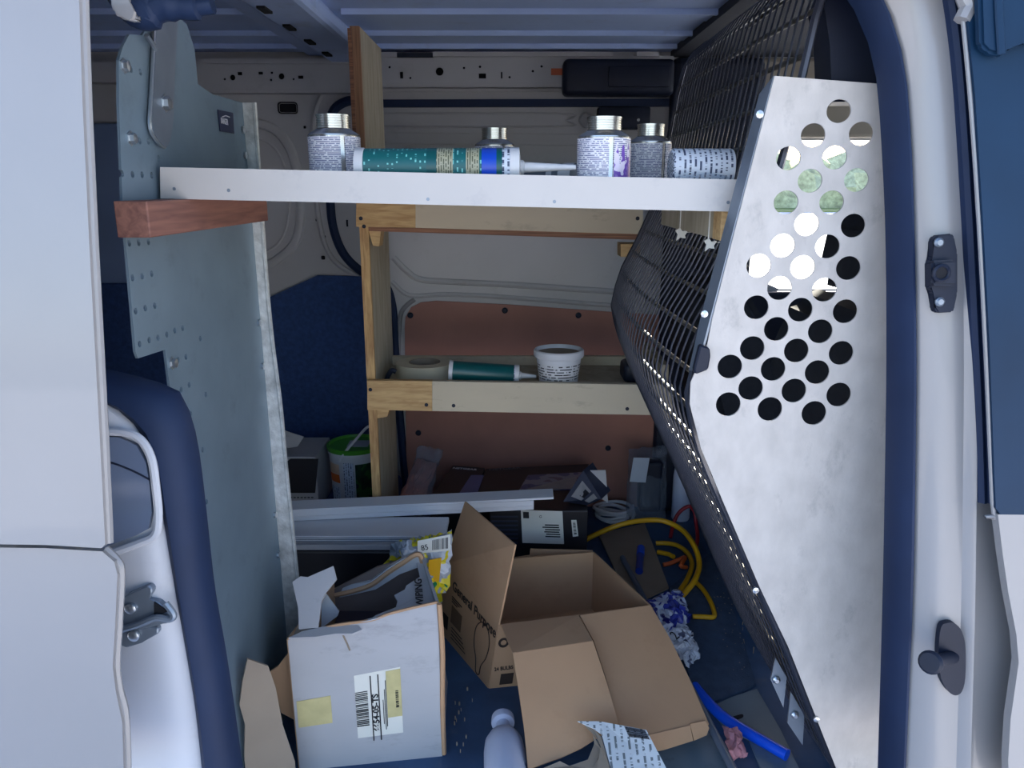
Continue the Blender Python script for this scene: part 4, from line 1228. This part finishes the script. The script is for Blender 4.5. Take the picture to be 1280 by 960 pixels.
# print on the long side
text_quad(LQ, .20, .20, 'General Purpose', .0315, M_BROWNINK, t, .003, 0, .90, .0007)
for k in range(3):
    patch(LQ, .21, .30 + .035 * k, .40 - .04 * k, .315 + .035 * k, M_BROWNINK, t, 'print_line', .0028)
for k in range(4):
    patch(LQ, .25, .74 + .05 * k, .46 + .03 * k, .75 + .05 * k, M_BROWNINK, t, 'print_line', .0028)
patch(LQ, .22, .43, .42, .68, mat('brown_print', (112, 84, 62), .8, var=.05), t, 'printed_panel', .0028)
patch(LQ, .06, .66, .17, .86, M_BROWNINK, t, 'printed_panel', .0028)
bm = bmesh.new()
tube(smooth_path([on_quad(LQ, s, r, .003) for s, r in ((.77, .96), (.74, .78), (.68, .60), (.68, .36), (.76, .20), (.86, .20), (.92, .38), (.90, .62), (.84, .80), (.83, .95))], 5, True), .0010, 5, bm, True)
fin(bm, 'bulb_outline', M_BROWNINK, t)
c = on_quad(LQ, .09, .17, .0025)
n_ = (LQ[1] - LQ[0]).cross(LQ[0] - LQ[3]).normalized()
if n_.dot(EYE - c) < 0:
    n_ = -n_
fin(lathe([(.010, 0), (.0135, 0), (.0135, .0006), (.010, .0006), (.010, 0)], c, n_, 22), 'round_mark', M_BROWNINK, t)
fin(lathe([(0, 0), (.0075, 0), (.0075, .0006), (0, .0006)], c, n_, 18), 'round_mark', M_BROWNINK, t)
c = on_quad(FQ, .045, .28, .0025)
fin(lathe([(.006, 0), (.011, 0), (.011, .0006), (.006, .0006), (.006, 0)], c, Vector((.25, -1, 0)), 22), 'round_mark', M_BROWNINK, t)
text_quad(FQ, .015, .72, '24 BULBS', .012, M_BROWNINK, t, .003, 0, .8, .0003)
patch(FQ, .06, .78, .14, .95, M_BROWNINK, t, 'printed_panel', .0028)

# frosted bottle in front of the carton
c0, c1 = PZ(628, 878, .10), PZ(632, 990, .062)
ax = Vector((c1.x - c0.x, c1.y - c0.y, -.0)).normalized()
base = Vector((c0.x, c0.y + .012, .036))
t = thing('frosted_bottle', 'frosted pale plastic bottle lying on the floor by the bulb carton', 'bottle', Vector((base.x, base.y - .1, 0)))
fin(lathe([(0, .030), (.010, .030), (.012, .038), (.026, .050), (.034, .068), (.036, .09), (.036, .24), (.032, .25), (0, .25)], base + Vector((0, .028, .0)), ax, 32), 'body', M_BOTTLE, t, True)
fin(lathe([(0, -.004), (.014, -.004), (.021, .0), (.022, .012), (.021, .016), (.013, .018), (.0125, .034), (0, .034)], base + Vector((0, .028, 0)), ax, 28), 'cap', M_BOTTLE, t, True)

# torn printed sleeve at the very front
t = thing('torn_sleeve', 'torn white printed card sleeve lying against the carton flap', 'sleeve', PZ(770, 960, .0))
q = [PZ(752, 902, .10), PZ(808, 913, .105), PZ(842, 975, .07), PZ(785, 985, .06)]
fin(sheet([PZ(722, 902, .10), PZ(746, 902, .10), PZ(752, 902.5, .10), PZ(808, 913, .105), PZ(842, 978, .07), PZ(770, 985, .06), PZ(764, 962, .07), PZ(752, 918, .09), PZ(742, 911, .095)], .003), 'printed_face', printed('sleeve_print', (206, 212, 216), (110, 118, 122), 'X', 90, .35, .5, along=240), t)
barcode(q, .50, .02, .96, .22, M_INK, t, 16, True, .0026)
fin(sheet([PZ(730, 906, .096), PZ(744, 914, .09), PZ(752, 922, .086), PZ(764, 965, .066), PZ(768, 985, .055), PZ(742, 985, .05), PZ(741, 960, .06), PZ(749, 948, .067), PZ(751, 934, .078), PZ(744, 920, .088)], .003), 'inner_face', M_KRAFT_D, t)
fin(sheet([PZ(676, 962, .05), PZ(700, 952, .058), PZ(712, 958, .054), PZ(735, 950, .062), PZ(743, 930, .072), PZ(741, 918, .08), PZ(752, 938, .07), PZ(742, 962, .058), PZ(738, 985, .045), PZ(690, 990, .04)], .003), 'torn_strip', M_KRAFT_D, t)

def pillow(q, h, n=14, noise=.004, seed=1, pinch=.35):
    """closed crumpled bag between 4 corners q=[tl,tr,br,bl]; h = half thickness"""
    rnd = random.Random(seed)
    nrm = (q[1] - q[0]).cross(q[3] - q[0]).normalized()
    if nrm.dot(EYE - q[0]) < 0:
        nrm = -nrm
    bm = bmesh.new()
    F_, B_ = [], []
    for j in range(n + 1):
        fr, br = [], []
        for i in range(n + 1):
            s, r = i / n, j / n
            p = q[0].lerp(q[1], s).lerp(q[3].lerp(q[2], s), r)
            e = (math.sin(PI * s) * math.sin(PI * r)) ** pinch if 0 < i < n and 0 < j < n else 0
            jit = Vector((rnd.uniform(-1, 1), rnd.uniform(-1, 1), rnd.uniform(-1, 1))) * noise
            f = bm.verts.new(p + nrm * h * e + jit)
            fr.append(f)
            br.append(f if e == 0 else bm.verts.new(p - nrm * h * e + jit))
        F_.append(fr)
        B_.append(br)
    for j in range(n):
        for i in range(n):
            for G in (F_, B_):
                vs4 = [G[j][i], G[j][i + 1], G[j + 1][i + 1], G[j + 1][i]]
                try:
                    bm.faces.new(vs4)
                except ValueError:
                    pass
    return bm

# ------------------------------------------------------------------ back left: box, bucket, white trims
ZA = .115
t = thing('cartridge_box', 'white carton with a black square window beside the white bucket', 'box', (-.58, 2.09, ZA))
x0, x1 = PY(338, 600, 2.0).x, PY(396.5, 600, 2.0).x
zt = PY(380, 571, 2.0).z
fin(nbox((x0, 2.0, ZA), (x1, 2.17, zt), bev=.002), 'body', M_WCARD, t)
q = [Vector((x0, 1.999, zt)), Vector((x1, 1.999, zt)), Vector((x1, 1.999, ZA)), Vector((x0, 1.999, ZA))]
fin(sheet([PY(a, b, 1.998) for a, b in ((351, 583), (363, 573.5), (398, 573.5), (394, 616), (351, 616))], .002), 'black_window', M_BCARD, t)
bm = bmesh.new()
for k in range(9):
    c = PY(355 + k * 4.4, 622, 1.9985)
    box(bm, (c.x - .003, 1.998, c.z - .0012), (c.x + .003, 2.0, c.z + .0012))
fin(bm, 'dashed_print', M_INK, t)
fin(sheet([PY(a, b, 2.0) for a, b in ((346, 535), (380, 546), (372, 558), (346, 562))], .003), 'raised_flap', M_WCARD, t)
bx = PY(446, 600, 2.09).x
b = Vector((bx, 2.09, ZA))
h = .172
t = thing('white_bucket', 'white bucket with green lid and orange label behind the plywood upright', 'bucket', b)
fin(lathe([(0, 0), (.066, 0), (.068, .004), (.074, h * .86), (.077, h * .87), (.077, h * .92), (.074, h * .93), (0, h * .93)], b, seg=40), 'body', M_PLW, t, True)
lid = fin(lathe([(.072, h * .925), (.079, h * .925), (.080, h * .985), (.077, h), (.073, h), (.071, h * .96), (0, h * .96)], b, seg=40), 'lid', M_GREENLID, t, True)
fin(sheet([b + Vector((dx, dy, h * .962)) for dx, dy in ((-.02, -.02), (.04, -.02), (.04, .035), (-.02, .035))], .001), 'lid_label', M_SILVERL, lid)
def wrap(a0, a1, z0, z1, m, nm, par, r=.0735):
    bm = bmesh.new()
    ks = [math.radians(a0 + (a1 - a0) * i / 10) for i in range(11)]
    lo = [bm.verts.new(b + Vector((r * math.cos(k) * .985, r * math.sin(k) * .985, z0))) for k in ks]
    hi = [bm.verts.new(b + Vector((r * 1.015 * math.cos(k), r * 1.015 * math.sin(k), z1))) for k in ks]
    for i in range(10):
        bm.faces.new((lo[i], lo[i + 1], hi[i + 1], hi[i]))
    return fin(bm, nm, m, par, True)
wrap(-150, -117, .072, .098, M_ORPRINT, 'label', t)
wrap(-150, -117, .098, .128, mat('label_pale', (222, 190, 160), .5, var=.1, scale=60), 'label', t)
wrap(-147, -118, .020, .060, M_TUBEP, 'label', t)
wrap(-106, -84, .015, .135, M_TUBEP, 'label', t)
wrap(-80, -20, .005, .13, M_GRPRINT, 'label', t)
fin(tube(smooth_path([b + Vector((-.03, -.076, h * .82)), b + Vector((-.012, -.072, h * .98)), b + Vector((.012, -.05, h * 1.13)), b + Vector((.045, -.01, h * 1.30)), b + Vector((.075, .02, h * 1.2)), b + Vector((.08, .02, h * .9))], 6), .0038, 8), 'handle', M_PLW, t, True)

o = fin(nbox((-.53, 1.57, 0), (-.176, 1.725, .208), bev=.006), 'tool_case', M_BCARD)
tag(o, 'black case on the floor under the white trim lengths', 'case')
t = thing('trim_bundle', 'flat bundle of white trim lengths lying on the black case', 'trim', (-.3, 1.63, .208))
for k, (ya, yb, za, zb, m) in enumerate(((1.585, 1.69, .222, .2365, M_PVC), (1.572, 1.625, .2085, .2215, M_WCARD), (1.63, 1.70, .2085, .2215, M_PVC))):
    fin(nbox((-.52 + .01 * k, ya, za), (-.150 - .02 * k, yb, zb), bev=.002), 'trim_length', m, t)
bm = bmesh.new()
for k in range(3):
    box(bm, (-.50, 1.5835, .2245 + .004 * k), (-.165, 1.5852, .2258 + .004 * k))
fin(bm, 'groove', M_GREYP, t)
t = thing('corner_trim', 'long white plastic corner trim lying across the floor in front of the shelf unit', 'trim', PY(520, 645, 1.68))
a0, a1 = PY(345, 662, 1.66), PY(667, 637, 1.72)
a0.z = max(a0.z, .2375)
up_ = Vector((0, -.002, .030))
fin(hexa([a0, a1, a1 + Vector((0, .004, 0)), a0 + Vector((0, .004, 0)), a0 + up_ * .8, a1 + up_ * .8, a1 + up_ * .8 + Vector((0, .004, 0)), a0 + up_ * .8 + Vector((0, .004, 0))]), 'front_leg', M_PVC, t)
c0, c1 = a0 + up_ * .8, PY(692, 624, 1.725)
fin(hexa([c0, c1, c1 + Vector((0, .045, .004)), c0 + Vector((0, .045, .004)), c0 + Vector((0, 0, .005)), c1 + Vector((0, 0, .005)), c1 + Vector((0, .045, .009)), c0 + Vector((0, .045, .009))]), 'top_leg', M_PVC, t)
fin(tube([a0 + up_ * .35 + Vector((0, -.001, 0)), a1 + up_ * .35 + Vector((0, -.001, 0))], .0014, 6), 'bead', M_PVC, t)

# snack bag between torn box and carton
q = [PY(508, 668, 1.52), PY(566, 662, 1.50), PY(562, 790, 1.42), PY(470, 790, 1.40)]
t = thing('snack_bag', 'crumpled silver bag with yellow and green print between the two cartons', 'bag', (-.2, 1.46, 0))
fin(pillow([PY(490, 678, 1.50), PY(566, 664, 1.52), PZ(545, 800, .01), PZ(450, 800, .01)], .028, 16, .005, 4), 'bag', M_BAGS, t, False)
fin(pillow([PY(500, 679, 1.475), PY(566, 663, 1.475), PY(560, 740, 1.44), PY(503, 745, 1.43)], .012, 12, .004, 5), 'printed_front', M_BAGG, t, False)
qq = [PY(522, 676, 1.455), PY(563, 668, 1.455), PY(563, 688, 1.45), PY(522, 692, 1.45)]
lab = fin(sheet(qq, .001), 'white_label', M_PAPER, t)
barcode(qq, .45, .15, .95, .85, M_INK, lab, 12)
text_quad(qq, .12, .8, '85', .016, M_INK, lab)
fin(sheet([PY(a, b, 1.437) for a, b in ((536, 700), (552, 697), (549, 726), (535, 728))], .002), 'yellow_mark', M_YELLOW, t)

# ------------------------------------------------------------------ dark router boxes
def flat_box(name, label, pts_top, zt, zb, m, group=None):
    tp = [PZ(a, b_, zt) for a, b_ in pts_top]
    o = thing(name, label, 'box', (sum((p.x for p in tp)) / 4, sum((p.y for p in tp)) / 4, zb), group)
    lo = [Vector((p.x, p.y, zb)) for p in tp]
    fin(hexa([lo[3], lo[2], lo[1], lo[0], tp[3], tp[2], tp[1], tp[0]]), 'body', m, o)
    return o, tp
ZN = .175
o, q = flat_box('router_box', 'dark network box with lavender picture beside the plastic wrapped parcel', ((566, 582), (606, 585), (592, 621), (537, 621)), ZN, 0.0, M_BCARD)
text_quad(q, .06, .12, 'NETGEAR', .017, M_WINK, o, .002, 0, 1.0, .0004)
fin(sheet([PZ(a, b_, ZN + .0015) for a, b_ in ((589, 594), (605, 594), (596, 618), (573, 618))], .001), 'picture', mat('lavender_print', (104, 110, 158), .4, var=.1), o)
o, q = flat_box('router_box', 'dark network box with a purple and cream picture behind the corner trim', ((607.5, 586), (736, 580), (720, 621), (594, 621)), ZN, 0.0, M_BCARD)
text_quad(q, .04, .10, 'NETGEAR', .020, mat('grey_ink', (120, 116, 120), .6, var=0), o, .002, .05, 1.1)
fin(sheet([PZ(a, b_, ZN + .0015) for a, b_ in ((660, 594), (735, 590), (722, 612), (648, 614))], .001), 'picture', M_BOXPIC, o)
fin(sheet([PZ(a, b_, ZN + .003) for a, b_ in ((690, 603), (722, 595), (715, 611), (655, 612))], .001), 'picture', mat('cream_print', (168, 160, 156), .5, var=.1, scale=30), o)

# black box with white label, and the picture box on it
yb = 1.80
TLb, TRb = PY(612, 640, yb), PY(735, 637, yb)
zt = (TLb.z + TRb.z) / 2
t = thing('black_label_box', 'black carton with big white label behind the kraft bulb carton', 'box', ((TLb.x + TRb.x) / 2, yb + .06, 0))
fin(nbox((TLb.x, yb, 0), (TRb.x, yb + .12, zt), bev=.002), 'body', M_BCARD, t)
bm = bmesh.new()
for k in range(7):
    z = zt - .018 - .012 * k
    box(bm, (TLb.x + .004, yb - .0012, z), (TLb.x + .072, yb + .001, z + .004))
fin(bm, 'ribbed_print', mat('navy_print', (40, 46, 70), .5, var=.05), t)
q = [PY(651, 637.5, yb - .0015), PY(703, 639, yb - .0015), PY(705, 680, yb - .0015), PY(653, 678.5, yb - .0015)]
wl = fin(sheet(q, .001), 'white_label', M_PAPER, t)
patch(q, .05, .05, .19, .24, M_INK, wl, 'label_mark')
text_quad(q, .43, .21, 'G', .010, M_INK, wl)
for k, (s0, s1) in enumerate(((.56, .9), (.50, .9), (.56, .92), (.54, .9), (.58, .92), (.56, .92))):
    patch(q, s0, .41 + .07 * k, s1, .445 + .07 * k, M_INK, wl, 'print_line')
q2 = [PY(714, 650, yb - .0015), PY(720.5, 650, yb - .0015), PY(723, 670, yb - .0015), PY(716, 671, yb - .0015)]
sl_ = fin(sheet(q2, .001), 'small_label', M_PAPER, t)
barcode(q2, .25, .12, .75, .9, M_INK, sl_, 12, True)
t = thing('open_device_box', 'opened small dark box with white lid flap on top of the black carton', 'box', PY(730, 637, yb + .06))
f0, f1, f2, f3 = PY(729, 588, 1.90), PY(752, 624, 1.87), PY(733, 645, 1.83), PY(704, 627, 1.84)
f2.z = max(f2.z, zt + .002)
dp = Vector((.03, .05, .004))
fin(hexa([f3, f2, f2 + dp, f3 + dp, f0, f1, f1 + dp, f0 + dp]), 'body', mat('slate_card', (50, 56, 76), .4, var=.1), t)
q = [f0, f1, f2, f3]
patch(q, .16, .22, .62, .80, mat('picture_grey', (150, 148, 150), .5, var=.1, scale=40), t, 'picture', .002)
patch(q, .42, .34, .62, .66, M_BCARD, t, 'picture', .003)
patch(q, .72, .2, .92, .75, mat('picture_grey', (150, 148, 150)), t, 'picture', .002)
fin(sheet([PY(a, b_, 1.92) for a, b_ in ((731, 588), (757, 587.5), (760, 628), (751, 623))], .003), 'lid_flap', M_WCARD, t)

# plastic wrapped parcel
t = thing('wrapped_parcel', 'reddish part wrapped in clear plastic leaning by the plywood upright', 'parcel', (-.22, 1.92, 0.0))
q = [PY(524, 556, 2.06), PY(556, 566, 2.06), PZ(520, 672, .02), PZ(470, 668, .02)]
q[2].y, q[3].y = 1.86, 1.86
fin(pillow([PY(522, 572, 2.0), PY(548, 580, 2.0), PY(522, 640, 1.86), PY(490, 640, 1.86)], .014, 10, .003, 8), 'contents', mat('copper_part', (150, 96, 84), .6, var=.3, scale=30), t, True)
fin(pillow([PY(524, 556, 2.04), PY(553, 562, 2.04), PY(530, 650, 1.85), PY(491, 650, 1.85)], .022, 14, .004, 9), 'film', M_CLEAR, t, False)
fin(nbox((-.318, 1.80, 0), (-.245, 1.92, .12), bev=.004), 'base_carton', M_BCARD, t)

# coil of white cable
cc = Vector((PY(767, 632, 2.19).x, 2.19, .0))
path = []
for k in range(4 * 24 + 1):
    a = 2 * PI * k / 24
    r = .045 + .016 * (k / 96) + .004 * math.sin(a * .7)
    path.append(cc + Vector((r * math.cos(a), .82 * r * math.sin(a), .006 + .04 * k / 96 + .004 * math.sin(a * 2.3))))
path += [path[-1] + Vector((.002, -.03, -.018)), path[-1] + Vector((-.012, -.06, -.035))]
o = fin(tube(path, .0055, 8), 'cable_coil', M_PLW, smooth=True)
tag(o, 'coil of white cable on the floor behind the black carton', 'cable')

# clear clamshell with label
t = thing('clamshell_pack', 'clear plastic pack with white label against the hardboard door card', 'packaging', (PY(806, 600, 2.16).x, 2.16, 0))
fin(pillow([PY(786, 562, 2.20), PY(834, 556, 2.20), PY(832, 652, 2.10), PY(782, 648, 2.10)], .032, 12, .003, 11), 'shell', M_CLEAR, t, False)
fin(sheet([PY(a, b_, 2.11) for a, b_ in ((792, 572), (812, 572.5), (807, 603), (787, 602))], .002), 'label', M_SILVERL, t)
fin(nbox((PY(798, 600, 2.16).x, 2.13, .05), (PY(826, 600, 2.16).x, 2.18, .21), bev=.01), 'contents', M_BLACK, t)
b = Vector((PY(853, 600, 2.20).x, 2.20, 0))
t = thing('white_spray_bottle', 'pale bottle standing in the corner between door card and wire mesh', 'bottle', b)
fin(lathe([(0, 0), (.025, 0), (.028, .006), (.028, .14), (.024, .18), (.014, .205), (.013, .225), (0, .225)], b, seg=28), 'body', M_BOTTLE, t, True)
fin(lathe([(0, .222), (.015, .222), (.016, .228), (.015, .25), (.010, .262), (0, .262)], b, seg=20), 'cap', M_BLACK, t, True)

# ------------------------------------------------------------------ cords
def cord(name, label, cat, pts, r, m, flat=1.0):
    o = fin(tube(smooth_path([PZ(a, b_, z) for a, b_, z in pts], 7), r, 10, flat=flat), name, m, smooth=True)
    tag(o, label, cat)
    return o
cord('extension_cord', 'yellow cord looping in a tall arch behind the kraft carton', 'cord',
     [(730, 676, .03), (745, 668, .05), (772, 657, .08), (800, 651, .09), (828, 651, .09), (852, 662, .08), (867, 681, .07), (874, 703, .05), (870, 722, .045), (859, 738, .035), (847, 750, .030)], .0072, M_YELLOW)
cord('extension_cord', 'yellow cord in a low double bend under the tall yellow arch', 'cord',
     [(820, 679, .009), (832, 679, .012), (847, 682, .016), (860, 692, .016), (865, 706, .015), (859, 724, .0138), (848, 741, .0138), (841, 752, .0138)], .0065, M_YELLOW)
cord('extension_cord', 'short straight yellow cord end touching the orange clip', 'cord', [(822, 690, .009), (829, 691.5, .010), (836, 693, .012), (842, 696, .014)], .0065, M_YELLOW)
cord('extension_cord', 'yellow cord bent in a triangle on the dark floor mat', 'cord', [(870, 728, .0135), (878, 736, .0130), (886, 748, .0130), (892, 762, .0130), (892, 771, .0130), (880, 771, .0130), (866, 770.5, .0130)], .0058, M_YELLOW)
cord('red_cable', 'red cable curving up by the foot of the wire mesh', 'cable', [(838, 672, .006), (841, 658, .03), (846, 645, .06), (853, 637, .08), (862, 633, .09), (868, 640, .08), (870, 655, .05), (872, 672, .025), (869, 690, .0125)], .0055, M_REDC)
o = fin(tube(smooth_path([PZ(a, b_, z) for a, b_, z in ((829, 706, .008), (838, 704, .011), (848, 700, .018), (856, 697, .024), (851, 707, .022), (858, 709, .014))], 5), .006, 8), 'orange_clip', M_ORANGE, smooth=True)
tag(o, 'small orange plastic clip under the yellow cords', 'clip')

# card, pens, conduit, pipe
o = fin(sheet([PZ(748, 668, .010), PZ(806, 655, .010), PZ(836, 735, .010), PZ(800, 752, .010), PZ(772, 720, .010)], .005), 'card_sheet', M_KRAFT_D)
tag(o, 'flat brown card sheet under the tall yellow cord arch', 'cardboard')
CD0, CD1 = PZ(778, 697, .021), PZ(922, 972, .043)
o = fin(tube([CD0, CD1], .0075, 10), 'grey_conduit', M_GREYP, smooth=True)
tag(o, 'long grey conduit running from the card sheet past the kraft carton', 'conduit')
t = thing('blue_marker', 'short blue marker lying on the card sheet', 'marker', PZ(796, 706, .015))
fin(tube([PZ(801, 688, .0225), PZ(799, 714, .0225)], .010, 12), 'barrel', mat('marker_blue', (26, 58, 150), .35, var=.05), t, True)
fin(tube([PZ(801.2, 685, .0228), PZ(800.5, 694, .0228)], .0108, 12), 'cap', M_BLUEP, t, True)
o = fin(tube(smooth_path([PZ(a, b_, z) for a, b_, z in ((868, 858, .0175), (885, 878, .0175), (905, 897, .0165), (930, 913, .0150), (958, 929, .0150), (984, 944, .0150))], 5), .0108, 14), 'blue_pipe', M_BLUEP, smooth=True)
tag(o, 'bright blue plastic pipe on the floor beside the wire mesh foot', 'pipe')
o = fin(pillow([PZ(904, 908, .03), PZ(925, 912, .03), PZ(934, 945, .02), PZ(912, 950, .02)], .012, 8, .004, 21), 'pink_rag', M_PINK)
tag(o, 'small pink rag between the grey conduit and blue pipe', 'rag')
def drape(bm):
    """soft film rests over the conduit instead of through it"""
    ax = CD1 - CD0
    for v in bm.verts:
        k = (v.co - CD0).dot(ax) / ax.length_squared
        p = CD0 + ax * k
        hd = (Vector((v.co.x, v.co.y, 0)) - Vector((p.x, p.y, 0))).length
        lim = p.z + .0095 - max(0, hd - .012) * .8
        if hd < .022 and v.co.z < lim:
            v.co.z = lim + .0004 * (v.index % 5)
        v.co.z = max(v.co.z, .003)
    return bm
t = thing('crumpled_wrapper', 'crumpled blue and white wrapper wedged beside the kraft carton', 'wrapper', PZ(840, 800, .0))
fin(drape(pillow([PZ(806, 752, .07), PZ(852, 738, .06), PZ(863, 774, .04), PZ(826, 800, .06)], .022, 14, .006, 13)), 'blue_end', M_RAGB, t)
fin(drape(pillow([PZ(824, 790, .055), PZ(856, 776, .045), PZ(876, 822, .02), PZ(852, 836, .025)], .016, 14, .005, 14)), 'white_end', M_RAGW, t)
qw = [PZ(838, 783, .075), PZ(852, 777, .075), PZ(858, 800, .06), PZ(844, 806, .06)]
text_quad(qw, .1, .85, '2', .030, M_INK, t, .004, .2)
# floor mat and bare floor plates
o = fin(sheet([PZ(a, b_, .004) for a, b_ in ((838, 735), (890, 690), (905, 720), (945, 856), (930, 864), (880, 882), (862, 850))], .006), 'floor_mat', M_MATT)
tag(o, 'dark dusty floor mat beside the wire mesh', 'mat')
fin(sheet([PZ(a, b_, .002) for a, b_ in ((886, 886), (915, 872), (946, 862), (975, 912), (1010, 985), (960, 985), (936, 925), (905, 908))], .004), 'bare_plate', M_SILL, floor)
fin(sheet([PZ(a, b_, .002) for a, b_ in ((800, 950), (885, 915), (912, 965), (918, 1000), (800, 1000))], .004), 'bare_plate', M_SILL, floor)
fin(sheet(smooth_path([PZ(a, b_, .005) for a, b_ in ((914, 897), (922, 894), (928, 893), (929, 896), (922, 899), (916, 900))], 3, True), .001), 'slot', M_HOLE, floor)
# crumbs of paper and dirt
bm = bmesh.new()
rnd = random.Random(5)
for k in range(55):
    a, b_ = rnd.choice(((905, 740), (915, 780), (930, 810), (580, 880), (575, 910), (910, 760)))
    p = PZ(a + rnd.uniform(-14, 14), b_ + rnd.uniform(-30, 30), .008)
    s = rnd.uniform(.0005, .0014)
    box(bm, (p.x - s, p.y - s, .0), (p.x + s, p.y + s, .0076))
o = fin(bm, 'crumbs', M_KRAFT_D)
tag(o, 'pale crumbs of paper and dirt scattered over the floor', 'crumbs', kind='stuff')
